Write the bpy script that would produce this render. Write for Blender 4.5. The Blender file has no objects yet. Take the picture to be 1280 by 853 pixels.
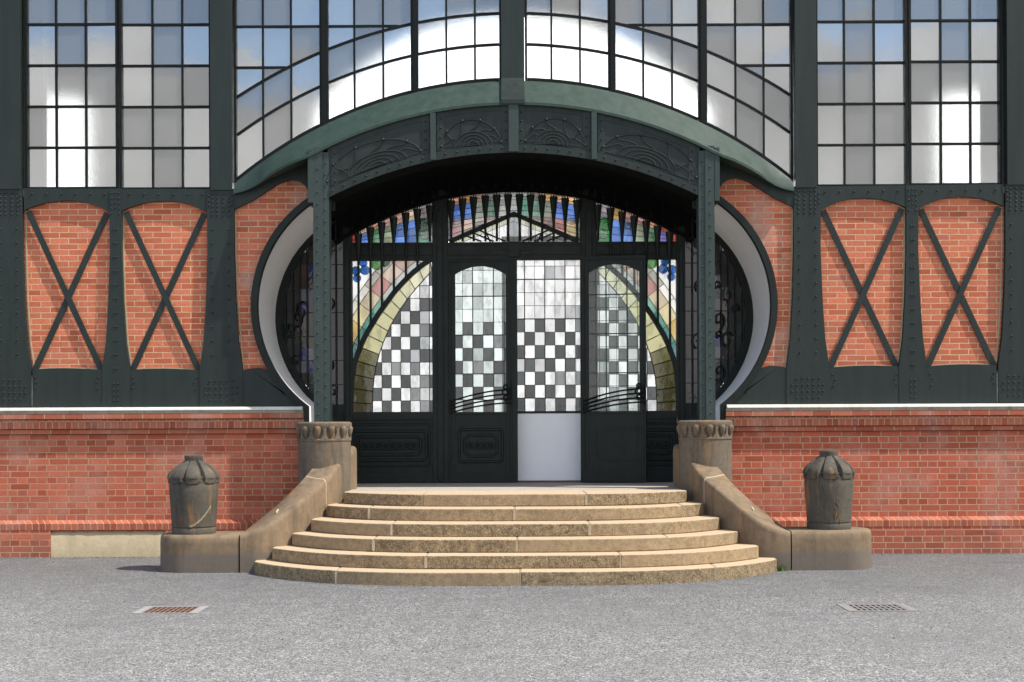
import bpy, bmesh, math, random
from mathutils import Vector, noise as mnoise
random.seed(7)
R = math.radians
scene = bpy.context.scene
COL = scene.collection

# ------------------------------------------------------------------ measured frame
F, VX, VY, H, DW = 1692.0, 643.5, 535.0, 1.69, 18.0      # focal px, axis, horizon, eye height, wall distance
def P(px, py, d=DW):
    return ((px - VX) / F * d, H - (py - VY) / F * d)
def W(px, py):                                             # facade plane; levels the slight tilt of the photograph
    return P(px, py + (px - VX) * 0.0085, DW)
def M(pts, s):                                             # mirror (x,z) lists
    return [(s * p[0],) + tuple(p[1:]) for p in pts]
def lerp(a, b, t): return a + (b - a) * t
def arc(cx, cy, r, a0, a1, n):
    return [(cx + r * math.cos(R(lerp(a0, a1, i / n))), cy + r * math.sin(R(lerp(a0, a1, i / n)))) for i in range(n + 1)]

# ------------------------------------------------------------------ mesh builder
class MB:
    def __init__(s): s.v = []; s.f = []; s.c = []
    def add(s, vs, fs, col=None):
        b = len(s.v); s.v += [tuple(v) for v in vs]
        for f in fs: s.f.append(tuple(i + b for i in f)); s.c.append(col)
    def prism(s, poly, y0, y1, col=None):
        n = len(poly)
        if n < 3: return
        vs = [(p[0], y0, p[1]) for p in poly] + [(p[0], y1, p[1]) for p in poly]
        fs = [tuple(range(n)), tuple(range(2 * n - 1, n - 1, -1))]
        fs += [(i, i + n, (i + 1) % n + n, (i + 1) % n) for i in range(n)]
        s.add(vs, fs, col)
    def slab(s, poly, z0, z1, col=None):                   # plan polygon (x,y)
        n = len(poly)
        vs = [(p[0], p[1], z0) for p in poly] + [(p[0], p[1], z1) for p in poly]
        fs = [tuple(range(n)), tuple(range(2 * n - 1, n - 1, -1))]
        fs += [(i, i + n, (i + 1) % n + n, (i + 1) % n) for i in range(n)]
        s.add(vs, fs, col)
    def box(s, x0, x1, y0, y1, z0, z1, col=None):
        s.prism([(x0, z0), (x1, z0), (x1, z1), (x0, z1)], y0, y1, col)
    def band(s, a, b, y0, y1):                             # between two (x,z) polylines
        n = len(a)
        vs = [(p[0], y0, p[1]) for p in a] + [(p[0], y0, p[1]) for p in b] + [(p[0], y1, p[1]) for p in a] + [(p[0], y1, p[1]) for p in b]
        fs = []
        for i in range(n - 1):
            fs += [(i, i + 1, n + i + 1, n + i), (2 * n + i, 3 * n + i, 3 * n + i + 1, 2 * n + i + 1),
                   (i, 2 * n + i, 2 * n + i + 1, i + 1), (n + i, n + i + 1, 3 * n + i + 1, 3 * n + i)]
        fs += [(0, n, 3 * n, 2 * n), (n - 1, 3 * n - 1, 4 * n - 1, 2 * n - 1)]
        s.add(vs, fs)
    def loft(s, secs, close_sec=True, caps=True):          # list of equal-length 3d sections
        n = len(secs[0]); vs = [v for sec in secs for v in sec]; fs = []
        for k in range(len(secs) - 1):
            for i in range(n if close_sec else n - 1):
                j = (i + 1) % n
                fs.append((k * n + i, k * n + j, (k + 1) * n + j, (k + 1) * n + i))
        if caps and close_sec:
            fs += [tuple(range(n)), tuple(range((len(secs) - 1) * n, len(secs) * n))]
        s.add(vs, fs)
    def tube(s, pts, r, n=6, r1=None):
        pts = [Vector(p) for p in pts]; secs = []
        for i, p in enumerate(pts):
            t = (pts[min(i + 1, len(pts) - 1)] - pts[max(i - 1, 0)])
            if t.length < 1e-9: t = Vector((0, 0, 1))
            t.normalize()
            ref = Vector((0, 1, 0)) if abs(t.y) < .9 else Vector((0, 0, 1))
            u = t.cross(ref).normalized(); w = t.cross(u)
            rr = r if r1 is None else lerp(r, r1, i / (len(pts) - 1))
            secs.append([p + u * rr * math.cos(2 * math.pi * k / n) + w * rr * math.sin(2 * math.pi * k / n) for k in range(n)])
        s.loft(secs)
    def lathe(s, prof, cx, cy, n=24, z0=0.0, mod=None):    # prof (r,z)
        secs = []
        for r, z in prof:
            ring = []
            for k in range(n):
                a = 2 * math.pi * k / n
                rr = r * (mod(a, z) if mod else 1)
                ring.append((cx + rr * math.cos(a), cy + rr * math.sin(a), z0 + z))
            secs.append(ring)
        s.loft(secs)
    def rivet(s, x, y, z, r=.0155):
        r *= 1.22
        vs = [(x + r * math.cos(k * math.pi / 3), y, z + r * math.sin(k * math.pi / 3)) for k in range(6)]
        vs += [(x + .62 * r * math.cos(k * math.pi / 3), y - .65 * r, z + .62 * r * math.sin(k * math.pi / 3)) for k in range(6)]
        vs.append((x, y - .9 * r, z))
        fs = [(k, (k + 1) % 6, 6 + (k + 1) % 6, 6 + k) for k in range(6)] + [(6 + k, 6 + (k + 1) % 6, 12) for k in range(6)]
        s.add(vs, fs)
    def ball(s, c, r, n=8):
        prof = [(max(r * math.sin(math.pi * i / 5), 1e-4), -r * math.cos(math.pi * i / 5)) for i in range(6)]
        s.lathe(prof, c[0], c[1], n, c[2])
    def edge_strip(s, a, b, w, y0, y1):                    # flat bar between two (x,z) points
        dx, dz = b[0] - a[0], b[1] - a[1]; L = math.hypot(dx, dz)
        if L < 1e-6: return
        nx, nz = -dz / L * w / 2, dx / L * w / 2
        s.prism([(a[0] + nx, a[1] + nz), (b[0] + nx, b[1] + nz), (b[0] - nx, b[1] - nz), (a[0] - nx, a[1] - nz)], y0, y1)
    def strip_path(s, pts, w, y0, y1):                     # bar of width w along a polyline in (x,z)
        A, B = [], []
        for i, p in enumerate(pts):
            q0, q1 = pts[max(i - 1, 0)], pts[min(i + 1, len(pts) - 1)]
            dx, dz = q1[0] - q0[0], q1[1] - q0[1]; L = math.hypot(dx, dz) or 1
            A.append((p[0] - dz / L * w / 2, p[1] + dx / L * w / 2)); B.append((p[0] + dz / L * w / 2, p[1] - dx / L * w / 2))
        s.band(A, B, y0, y1)
    def build(s, name, mat, parent=None, smooth=0, bevel=0, loc=None, recalc=True):
        me = bpy.data.meshes.new(name)
        me.from_pydata(s.v, [], s.f)
        if any(c is not None for c in s.c):
            at = me.color_attributes.new('glass_colour', 'FLOAT_COLOR', 'CORNER')
            i = 0
            for f, c in zip(s.f, s.c):
                c = c or (.5, .5, .5)
                for _ in f: at.data[i].color = (c[0], c[1], c[2], c[3] if len(c) > 3 else 1); i += 1
        if recalc:
            bm = bmesh.new(); bm.from_mesh(me)
            bmesh.ops.recalc_face_normals(bm, faces=bm.faces)
            bm.to_mesh(me); bm.free()
        if smooth:
            for p in me.polygons: p.use_smooth = True
            me.set_sharp_from_angle(angle=R(smooth))
        me.materials.append(mat)
        o = bpy.data.objects.new(name, me); COL.objects.link(o)
        if parent: o.parent = parent
        if loc: o.location = loc
        if bevel:
            m = o.modifiers.new('soft_edges', 'BEVEL'); m.width = bevel; m.segments = 2; m.limit_method = 'ANGLE'; m.angle_limit = R(40)
        return o

def clip_half(poly, a, b, c):                              # keep a*x+b*z<=c
    out = []
    for i in range(len(poly)):
        p, q = poly[i], poly[(i + 1) % len(poly)]
        dp, dq = a * p[0] + b * p[1] - c, a * q[0] + b * q[1] - c
        if dp <= 0: out.append(p)
        if (dp < 0 < dq) or (dq < 0 < dp):
            t = dp / (dp - dq); out.append((lerp(p[0], q[0], t), lerp(p[1], q[1], t)))
    return out
def clip_rect(poly, x0, x1, z0, z1):
    for h in ((-1, 0, -x0), (1, 0, x1), (0, -1, -z0), (0, 1, z1)):
        poly = clip_half(poly, *h)
        if len(poly) < 3: return []
    return poly
def clip_line(poly, p, q, keep):                           # keep the side of line pq that holds point keep
    a, b = -(q[1] - p[1]), q[0] - p[0]; c = a * p[0] + b * p[1]
    if a * keep[0] + b * keep[1] > c: a, b, c = -a, -b, -c
    return clip_half(poly, a, b, c)

def empty(name, loc, label, cat, group=None):
    o = bpy.data.objects.new(name, None); COL.objects.link(o); o.location = loc; o.empty_display_size = .2
    o['label'] = label; o['category'] = cat
    if group: o['group'] = group
    return o

# ------------------------------------------------------------------ materials
def newmat(name):
    m = bpy.data.materials.new(name); m.use_nodes = True
    nt = m.node_tree; nt.nodes.clear()
    out = nt.nodes.new('ShaderNodeOutputMaterial')
    return m, nt, out
def N(nt, t, **kw):
    n = nt.nodes.new(t)
    for k, v in kw.items():
        if k in n.inputs: n.inputs[k].default_value = v
        else: setattr(n, k, v)
    return n
def noise_tex(nt, vec, scale, detail=5, rough=.6):
    n = N(nt, 'ShaderNodeTexNoise'); n.inputs['Scale'].default_value = scale; n.inputs['Detail'].default_value = detail
    n.inputs['Roughness'].default_value = rough; nt.links.new(vec, n.inputs['Vector']); return n
def ramp(nt, fac, stops):
    r = N(nt, 'ShaderNodeValToRGB'); el = r.color_ramp.elements
    while len(el) < len(stops): el.new(.5)
    for e, (p, c) in zip(el, stops):
        e.position = p; e.color = (c, c, c, 1) if isinstance(c, (int, float)) else (*c, 1)
    nt.links.new(fac, r.inputs['Fac']); return r
def mixc(nt, fac, a, b, mode='MIX'):
    m = N(nt, 'ShaderNodeMix', data_type='RGBA', blend_type=mode)
    for sock, v in ((m.inputs[0], fac), (m.inputs[6], a), (m.inputs[7], b)):
        if hasattr(v, 'links') or hasattr(v, 'is_linked'): nt.links.new(v, sock)
        elif isinstance(v, (int, float)): sock.default_value = v
        else: sock.default_value = (*v, 1)
    return m.outputs[2]
def bump(nt, height, strength, dist, normal=None):
    b = N(nt, 'ShaderNodeBump'); b.inputs['Strength'].default_value = strength; b.inputs['Distance'].default_value = dist
    nt.links.new(height, b.inputs['Height'])
    if normal: nt.links.new(normal, b.inputs['Normal'])
    return b.outputs['Normal']
def pos(nt): return N(nt, 'ShaderNodeNewGeometry').outputs['Position']
def principled(nt, out, col, rough=.6, metal=0, normal=None, spec=.5):
    b = N(nt, 'ShaderNodeBsdfPrincipled')
    if isinstance(col, tuple): b.inputs['Base Color'].default_value = (*col, 1)
    else: nt.links.new(col, b.inputs['Base Color'])
    if isinstance(rough, (int, float)): b.inputs['Roughness'].default_value = rough
    else: nt.links.new(rough, b.inputs['Roughness'])
    b.inputs['Metallic'].default_value = metal
    b.inputs['Specular IOR Level'].default_value = spec
    if normal: nt.links.new(normal, b.inputs['Normal'])
    nt.links.new(b.outputs[0], out.inputs['Surface']); return b

def steel(name, base, dirt, rough=.45, grain=.6, spec=.26):
    m, nt, out = newmat(name); p = pos(nt)
    st = N(nt, 'ShaderNodeMapping'); st.inputs['Scale'].default_value = (5, 5, .55); nt.links.new(p, st.inputs['Vector'])
    n1 = noise_tex(nt, st.outputs[0], 1.6, 6, .65)
    n2 = noise_tex(nt, p, 9, 6, .7); n3 = noise_tex(nt, p, 70, 3, .6)
    c = mixc(nt, ramp(nt, n1.outputs[0], [(.38, 0.), (.75, 1.)]).outputs[0], base, dirt)
    c = mixc(nt, ramp(nt, n2.outputs[0], [(.62, 0.), (.8, .55)]).outputs[0], c, tuple(x * 1.7 for x in dirt))
    c = mixc(nt, ramp(nt, n3.outputs[0], [(.68, 0.), (.76, .4)]).outputs[0], c, (.16, .15, .13))
    nr = noise_tex(nt, st.outputs[0], 4.5, 5, .7)
    c = mixc(nt, ramp(nt, nr.outputs[0], [(.63, 0.), (.78, .55)]).outputs[0], c, (base[0] * 2.6, base[1] * 1.5, base[2] * 1.1))
    ro = ramp(nt, n2.outputs[0], [(.3, rough - .1), (.7, rough + .15)]).outputs[0]
    principled(nt, out, c, ro, 0, bump(nt, n2.outputs[0], .12 * grain, .02), spec)
    return m

STEEL = steel('green_black_painted_steel', (.0152, .0222, .0195), (.022, .031, .0272))
STEEL_DK = steel('dark_entrance_steel', (.0088, .0132, .0110), (.0125, .0180, .0150), .42, .6, .22)
STEEL_LT = steel('weathered_grey_green_steel', (.031, .046, .041), (.043, .061, .055), .5)
COPPER = steel('green_painted_flashing', (.025, .044, .034), (.040, .064, .051), .5)
BLACK = steel('black_window_iron', (.003, .0042, .0038), (.005, .007, .0062), .55, .6, .2)
SOFFIT = steel('shade_black_soffit', (.0035, .0042, .0042), (.006, .007, .007), .8, .6, .1)  # near black: deep shade under the porch is put into the colour

def brick(name, width, row, squash, c1, c2, mortar, stain, msize=.009, offx=0., offz=0., soldier=False, dark=.0):
    m, nt, out = newmat(name); p = pos(nt)
    sx = N(nt, 'ShaderNodeSeparateXYZ'); nt.links.new(p, sx.inputs[0])
    ad = N(nt, 'ShaderNodeMath', operation='ADD'); nt.links.new(sx.outputs[0], ad.inputs[0]); nt.links.new(sx.outputs[1], ad.inputs[1])
    cb = N(nt, 'ShaderNodeCombineXYZ'); nt.links.new(ad.outputs[0], cb.inputs[0]); nt.links.new(sx.outputs[2], cb.inputs[1])
    wob = noise_tex(nt, p, 11, 3, .6)
    wv = N(nt, 'ShaderNodeVectorMath', operation='MULTIPLY_ADD')
    nt.links.new(wob.outputs['Color'], wv.inputs[0]); wv.inputs[1].default_value = (.011, .008, 0)
    off = N(nt, 'ShaderNodeVectorMath', operation='ADD'); nt.links.new(cb.outputs[0], off.inputs[0]); off.inputs[1].default_value = (offx + 40, offz + 20, 0)
    nt.links.new(off.outputs[0], wv.inputs[2])
    b = N(nt, 'ShaderNodeTexBrick'); nt.links.new(wv.outputs[0], b.inputs['Vector'])
    b.offset = .5 if squash == 1 else .25; b.offset_frequency = 2; b.squash = squash; b.squash_frequency = 2
    for k, v in (('Scale', 1.), ('Mortar Size', msize * .62), ('Mortar Smooth', .12), ('Bias', 0.), ('Brick Width', width), ('Row Height', row)): b.inputs[k].default_value = v
    b.inputs['Color1'].default_value = (0, 0, 0, 1); b.inputs['Color2'].default_value = (1, 1, 1, 1); b.inputs['Mortar'].default_value = (.5, .5, .5, 1)
    n1 = noise_tex(nt, p, 1.3, 6, .65); n2 = noise_tex(nt, p, 45, 5, .7); n3 = noise_tex(nt, p, 5, 4, .6)
    col = ramp(nt, b.outputs['Color'], [(0., tuple(x * .82 for x in c1)), (.12, c1), (.6, c2), (.93, tuple(min(1, x * 1.18) for x in c2)), (1., (c2[0] * .78, c2[1] * .8, c2[2] * .95))]).outputs[0]
    col = mixc(nt, ramp(nt, n2.outputs[0], [(.38, .0), (.72, .55)]).outputs[0], col, tuple(x * .62 for x in c1))
    col = mixc(nt, ramp(nt, n3.outputs[0], [(.55, .0), (.8, stain * .6)]).outputs[0], col, (.36, .22, .17))
    col = mixc(nt, ramp(nt, n1.outputs[0], [(.5, .0), (.72, stain)]).outputs[0], col, (.47, .33, .27))
    if dark:
        n4 = noise_tex(nt, p, 2.1, 3, .5)
        col = mixc(nt, ramp(nt, n4.outputs[0], [(.56, .0), (.72, dark)]).outputs[0], col, (.13, .07, .05))
    zz = N(nt, 'ShaderNodeMath', operation='MULTIPLY_ADD'); nt.links.new(n1.outputs[0], zz.inputs[0]); zz.inputs[1].default_value = .9; nt.links.new(sx.outputs[2], zz.inputs[2])
    col = mixc(nt, ramp(nt, zz.outputs[0], [(.42, .5), (.72, 0.)]).outputs[0], col, (.20, .10, .075))
    mm = mixc(nt, ramp(nt, n3.outputs[0], [(.35, .0), (.7, .75)]).outputs[0], mortar, tuple(x * .66 for x in mortar))
    col = mixc(nt, b.outputs['Fac'], col, mm)
    inv = N(nt, 'ShaderNodeMath', operation='MULTIPLY_ADD'); nt.links.new(b.outputs['Fac'], inv.inputs[0]); inv.inputs[1].default_value = -1; inv.inputs[2].default_value = 1
    hh = N(nt, 'ShaderNodeMath', operation='MULTIPLY_ADD'); nt.links.new(n2.outputs[0], hh.inputs[0]); hh.inputs[1].default_value = .35; nt.links.new(inv.outputs[0], hh.inputs[2])
    principled(nt, out, col, .85, 0, bump(nt, hh.outputs[0], .75, .008), .25)
    return m
ORANGE1, ORANGE2 = (.48, .122, .057), (.57, .170, .087)
RED1, RED2 = (.395, .090, .044), (.465, .130, .071)
BR_UP = brick('orange_red_panel_brick', .25, .0765, 1, ORANGE1, ORANGE2, (.66, .43, .26), .12, .0105)
BR_C = brick('bleached_panel_brick', .25, .0765, 1, ORANGE1, ORANGE2, (.60, .41, .27), .8, .0115, .1, .01, dark=.7)
BR_LO = brick('red_plinth_brick', .26, .0826, .5, RED1, RED2, (.49, .29, .18), .4, .0115)
BR_LO_R = brick('patched_red_plinth_brick', .26, .0826, .5, RED1, (.46, .11, .06), (.50, .305, .19), .45, .0115, .13, 0, dark=.55)
BR_SOL = brick('upright_course_brick', .086, .5, 1, (.35, .09, .045), (.42, .13, .072), (.48, .30, .19), .45, .011, 0, .2)
BR_FLAT = brick('flat_course_brick', .26, .5, 1, (.35, .09, .045), (.42, .13, .072), (.48, .30, .19), .45, .011, 0, .2)

def stone(name, base, alt, dark, streak, scale=1., rough=.85, lich=.0, ochre=.0, splash=None):
    m, nt, out = newmat(name); p = pos(nt)
    st = N(nt, 'ShaderNodeMapping'); st.inputs['Scale'].default_value = (5, 5, .8); nt.links.new(p, st.inputs['Vector'])
    n1 = noise_tex(nt, p, 2.2 * scale, 7, .65); n2 = noise_tex(nt, p, 16 * scale, 6, .7); n3 = noise_tex(nt, p, 90 * scale, 4, .7)
    ns = noise_tex(nt, st.outputs[0], 1.3, 5, .65)
    c = mixc(nt, ramp(nt, n1.outputs[0], [(.35, 0.), (.65, 1.)]).outputs[0], base, alt)
    c = mixc(nt, ramp(nt, n2.outputs[0], [(.45, 0.), (.75, .65)]).outputs[0], c, dark)
    c = mixc(nt, ramp(nt, ns.outputs[0], [(.5, 0.), (.7, streak)]).outputs[0], c, tuple(x * .6 for x in dark))
    if ochre:
        no = noise_tex(nt, st.outputs[0], .9, 4, .6)
        c = mixc(nt, ramp(nt, no.outputs[0], [(.58, 0.), (.7, ochre)]).outputs[0], c, (.36, .17, .045))
    if splash:                                             # damp grey zone left by splashing rain
        sz = N(nt, 'ShaderNodeSeparateXYZ'); nt.links.new(p, sz.inputs[0])
        h_ = N(nt, 'ShaderNodeMath', operation='MULTIPLY_ADD'); nt.links.new(n1.outputs[0], h_.inputs[0]); h_.inputs[1].default_value = .16; nt.links.new(sz.outputs[2], h_.inputs[2])
        c = mixc(nt, ramp(nt, h_.outputs[0], [(.27, .75), (.33, 0.)]).outputs[0], c, splash)
    c = mixc(nt, ramp(nt, n3.outputs[0], [(.62, .0), (.76, lich * .7)]).outputs[0], c, (.46, .42, .32))
    c = mixc(nt, ramp(nt, n3.outputs[0], [(.25, .5), (.38, 0.)]).outputs[0], c, tuple(x * .45 for x in dark))
    ad = N(nt, 'ShaderNodeMath', operation='MULTIPLY_ADD'); nt.links.new(n3.outputs[0], ad.inputs[0]); ad.inputs[1].default_value = .4; nt.links.new(n2.outputs[0], ad.inputs[2])
    principled(nt, out, c, rough, 0, bump(nt, ad.outputs[0], .32, .011), .3)
    return m
ST_CHEEK = stone('brown_weathered_sandstone', (.225, .158, .095), (.17, .12, .074), (.098, .073, .049), .55, .8, .85, .35, .55, (.12, .105, .088))
ST_DRUM = stone('grey_brown_carved_stone', (.165, .13, .092), (.125, .10, .072), (.075, .062, .046), .6, 1.3, .85, .3, .3)
ST_URN = stone('dark_crusted_stone', (.105, .089, .066), (.072, .063, .049), (.036, .034, .029), .6, 1.5, .8, .35, .6)

def step_stone():
    m, nt, out = newmat('tan_step_sandstone'); p = pos(nt)
    g = N(nt, 'ShaderNodeNewGeometry'); sx = N(nt, 'ShaderNodeSeparateXYZ'); nt.links.new(g.outputs['True Normal'], sx.inputs[0])
    n1 = noise_tex(nt, p, 1.7, 6, .65); n2 = noise_tex(nt, p, 14, 6, .75); n3 = noise_tex(nt, p, 75, 4, .75)
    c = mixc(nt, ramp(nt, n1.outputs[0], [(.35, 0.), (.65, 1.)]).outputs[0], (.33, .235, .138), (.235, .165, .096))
    # grime and crust on the risers; sunlight on the treads is painted in
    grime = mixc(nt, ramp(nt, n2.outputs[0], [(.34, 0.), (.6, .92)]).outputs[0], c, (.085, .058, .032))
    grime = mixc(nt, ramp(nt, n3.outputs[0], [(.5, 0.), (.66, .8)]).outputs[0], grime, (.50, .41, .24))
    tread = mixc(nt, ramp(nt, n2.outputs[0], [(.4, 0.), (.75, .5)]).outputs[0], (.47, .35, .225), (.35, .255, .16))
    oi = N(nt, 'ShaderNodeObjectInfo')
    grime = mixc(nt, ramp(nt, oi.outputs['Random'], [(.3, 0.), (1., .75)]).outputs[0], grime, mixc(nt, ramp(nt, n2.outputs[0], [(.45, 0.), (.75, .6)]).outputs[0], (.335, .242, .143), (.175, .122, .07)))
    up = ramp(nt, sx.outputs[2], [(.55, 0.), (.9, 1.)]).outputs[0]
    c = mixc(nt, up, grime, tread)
    ad = N(nt, 'ShaderNodeMath', operation='MULTIPLY_ADD'); nt.links.new(n3.outputs[0], ad.inputs[0]); ad.inputs[1].default_value = .5; nt.links.new(n2.outputs[0], ad.inputs[2])
    principled(nt, out, c, .85, 0, bump(nt, ad.outputs[0], .5, .012), .3)
    return m
ST_STEP = step_stone()
ST_LAND = stone('grey_landing_slab', (.40, .35, .29), (.34, .30, .25), (.25, .21, .17), .2, 1.4)
LEDGE = stone('white_ledge_stone', (.66, .63, .55), (.58, .55, .47), (.4, .36, .29), .3, 1.)
LEDGE2 = stone('grey_ledge_underside', (.33, .29, .22), (.27, .23, .18), (.16, .13, .10), .5, 1.3)
MORTAR = stone('cream_render_patch', (.46, .37, .23), (.40, .32, .2), (.30, .24, .155), .2, 1.6)
JOINT = stone('pale_joint_mortar', (.43, .36, .25), (.36, .29, .2), (.25, .2, .14), .1, 1.6)

def simple(name, col, rough=.6, var=.12, scale=6):
    m, nt, out = newmat(name); p = pos(nt); n = noise_tex(nt, p, scale, 5, .6)
    c = mixc(nt, ramp(nt, n.outputs[0], [(.3, 0.), (.7, 1.)]).outputs[0], col, tuple(x * (1 - var) for x in col))
    principled(nt, out, c, rough, 0, bump(nt, n.outputs[0], .08, .01)); return m
WHITE = simple('white_reveal_paint', (.86, .86, .85), .6, .07, 2)
BOARD = simple('white_partition_board', (.88, .88, .88), .45, .05, 3)
TILE = simple('red_floor_tile', (.26, .085, .06), .5, .3, 12)
INNER = simple('dim_inner_plaster', (.16, .155, .15), .9, .2, 1)
FLOORM = simple('grey_hall_floor', (.20, .19, .18), .7, .2, 2)
LEAD = simple('lead_came', (.022, .022, .021), .5, .2, 30)
RUST = simple('rusty_grate_iron', (.20, .115, .078), .85, .45, 40)
GRATE = simple('grey_cast_iron', (.22, .205, .19), .8, .35, 40)
CONC = simple('pale_concrete_frame', (.26, .25, .24), .9, .25, 25)
WEED = simple('weed_green', (.06, .12, .02), .7, .3, 30)

def gravel():
    m, nt, out = newmat('grey_gravel'); p = pos(nt)
    v = N(nt, 'ShaderNodeTexVoronoi', feature='F1'); v.inputs['Scale'].default_value = 74; nt.links.new(p, v.inputs['Vector'])
    v2 = N(nt, 'ShaderNodeTexVoronoi', feature='F1'); v2.inputs['Scale'].default_value = 135; nt.links.new(p, v2.inputs['Vector'])
    n1 = noise_tex(nt, p, .35, 6, .6); n2 = noise_tex(nt, p, 3.5, 5, .65)
    sp = N(nt, 'ShaderNodeSeparateColor'); nt.links.new(v.outputs['Color'], sp.inputs[0])
    sp2 = N(nt, 'ShaderNodeSeparateColor'); nt.links.new(v2.outputs['Color'], sp2.inputs[0])
    c = ramp(nt, sp.outputs[0], [(0., (.03, .03, .03)), (.25, (.09, .089, .087)), (.6, (.185, .182, .178)), (.85, (.36, .352, .342)), (1., (.74, .72, .69))]).outputs[0]
    c2 = ramp(nt, sp2.outputs[1], [(0., (.02, .02, .02)), (.45, (.135, .133, .13)), (1., (.60, .585, .56))]).outputs[0]
    c = mixc(nt, .45, c, c2)
    c = mixc(nt, ramp(nt, n2.outputs[0], [(.4, 0.), (.7, .4)]).outputs[0], c, (.105, .102, .098))
    c = mixc(nt, ramp(nt, n1.outputs[0], [(.42, 0.), (.62, .4)]).outputs[0], c, (.165, .162, .157))
    nb = noise_tex(nt, p, .9, 5, .65)
    c = mixc(nt, ramp(nt, nb.outputs[0], [(.52, 0.), (.68, .22)]).outputs[0], c, (.11, .105, .10))
    sy = N(nt, 'ShaderNodeSeparateXYZ'); nt.links.new(p, sy.inputs[0])
    yy = N(nt, 'ShaderNodeMath', operation='MULTIPLY_ADD'); nt.links.new(nb.outputs[0], yy.inputs[0]); yy.inputs[1].default_value = 3.; nt.links.new(sy.outputs[1], yy.inputs[2])
    y2 = N(nt, 'ShaderNodeMath', operation='MULTIPLY_ADD'); nt.links.new(yy.outputs[0], y2.inputs[0]); y2.inputs[1].default_value = .1; y2.inputs[2].default_value = .8
    c = mixc(nt, ramp(nt, y2.outputs[0], [(.35, 0.), (.8, .3)]).outputs[0], c, (.10, .097, .094))
    h = N(nt, 'ShaderNodeMath', operation='ADD'); nt.links.new(v.outputs['Distance'], h.inputs[0]); nt.links.new(v2.outputs['Distance'], h.inputs[1])
    hi = N(nt, 'ShaderNodeMath', operation='MULTIPLY'); nt.links.new(h.outputs[0], hi.inputs[0]); hi.inputs[1].default_value = -1
    principled(nt, out, c, .85, 0, bump(nt, hi.outputs[0], .9, .012), .3)
    return m
GRAVEL = gravel()

def hall_glass():
    m, nt, out = newmat('wired_cast_window_glass'); g = N(nt, 'ShaderNodeNewGeometry'); p = g.outputs['Position']
    n = noise_tex(nt, p, 2.0, 3, .5); n2 = noise_tex(nt, p, 120, 2, .5); n3 = noise_tex(nt, p, 5, 3, .5)
    rnd = g.outputs['Random Per Island']
    h = N(nt, 'ShaderNodeMath', operation='MULTIPLY_ADD'); nt.links.new(n2.outputs[0], h.inputs[0]); h.inputs[1].default_value = .03; nt.links.new(n.outputs[0], h.inputs[2])
    bn = bump(nt, n3.outputs[0], .012, .05)
    bf = bump(nt, n2.outputs[0], .16, .004)
    gl = N(nt, 'ShaderNodeBsdfGlossy'); gl.inputs['Roughness'].default_value = .035; gl.inputs['Color'].default_value = (.97, .97, .95, 1); nt.links.new(bn, gl.inputs['Normal'])
    rf = N(nt, 'ShaderNodeBsdfRefraction'); rf.inputs['Roughness'].default_value = .10; rf.inputs['IOR'].default_value = 1.45; rf.inputs['Color'].default_value = (.95, .96, .95, 1); nt.links.new(bf, rf.inputs['Normal'])
    df = N(nt, 'ShaderNodeBsdfDiffuse')
    dc = mixc(nt, rnd, (.20, .20, .195), (.27, .265, .26)); dc = mixc(nt, ramp(nt, n.outputs[0], [(.4, 0.), (.7, .3)]).outputs[0], dc, (.17, .165, .16))
    nt.links.new(dc, df.inputs['Color'])
    sz = N(nt, 'ShaderNodeSeparateXYZ'); nt.links.new(p, sz.inputs[0])
    fro = ramp(nt, rnd, [(.54, 1.), (.58, 0.)])            # frosted replacement panes among clear ones
    m1 = N(nt, 'ShaderNodeMixShader'); nt.links.new(ramp(nt, fro.outputs[0], [(0., .26), (1., .44)]).outputs[0], m1.inputs[0]); nt.links.new(rf.outputs[0], m1.inputs[1]); nt.links.new(df.outputs[0], m1.inputs[2])
    m2 = N(nt, 'ShaderNodeMixShader'); nt.links.new(ramp(nt, fro.outputs[0], [(0., .25), (1., .13)]).outputs[0], m2.inputs[0])
    nt.links.new(m1.outputs[0], m2.inputs[1]); nt.links.new(gl.outputs[0], m2.inputs[2])
    nt.links.new(m2.outputs[0], out.inputs['Surface']); return m
GLASS = hall_glass()
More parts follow.
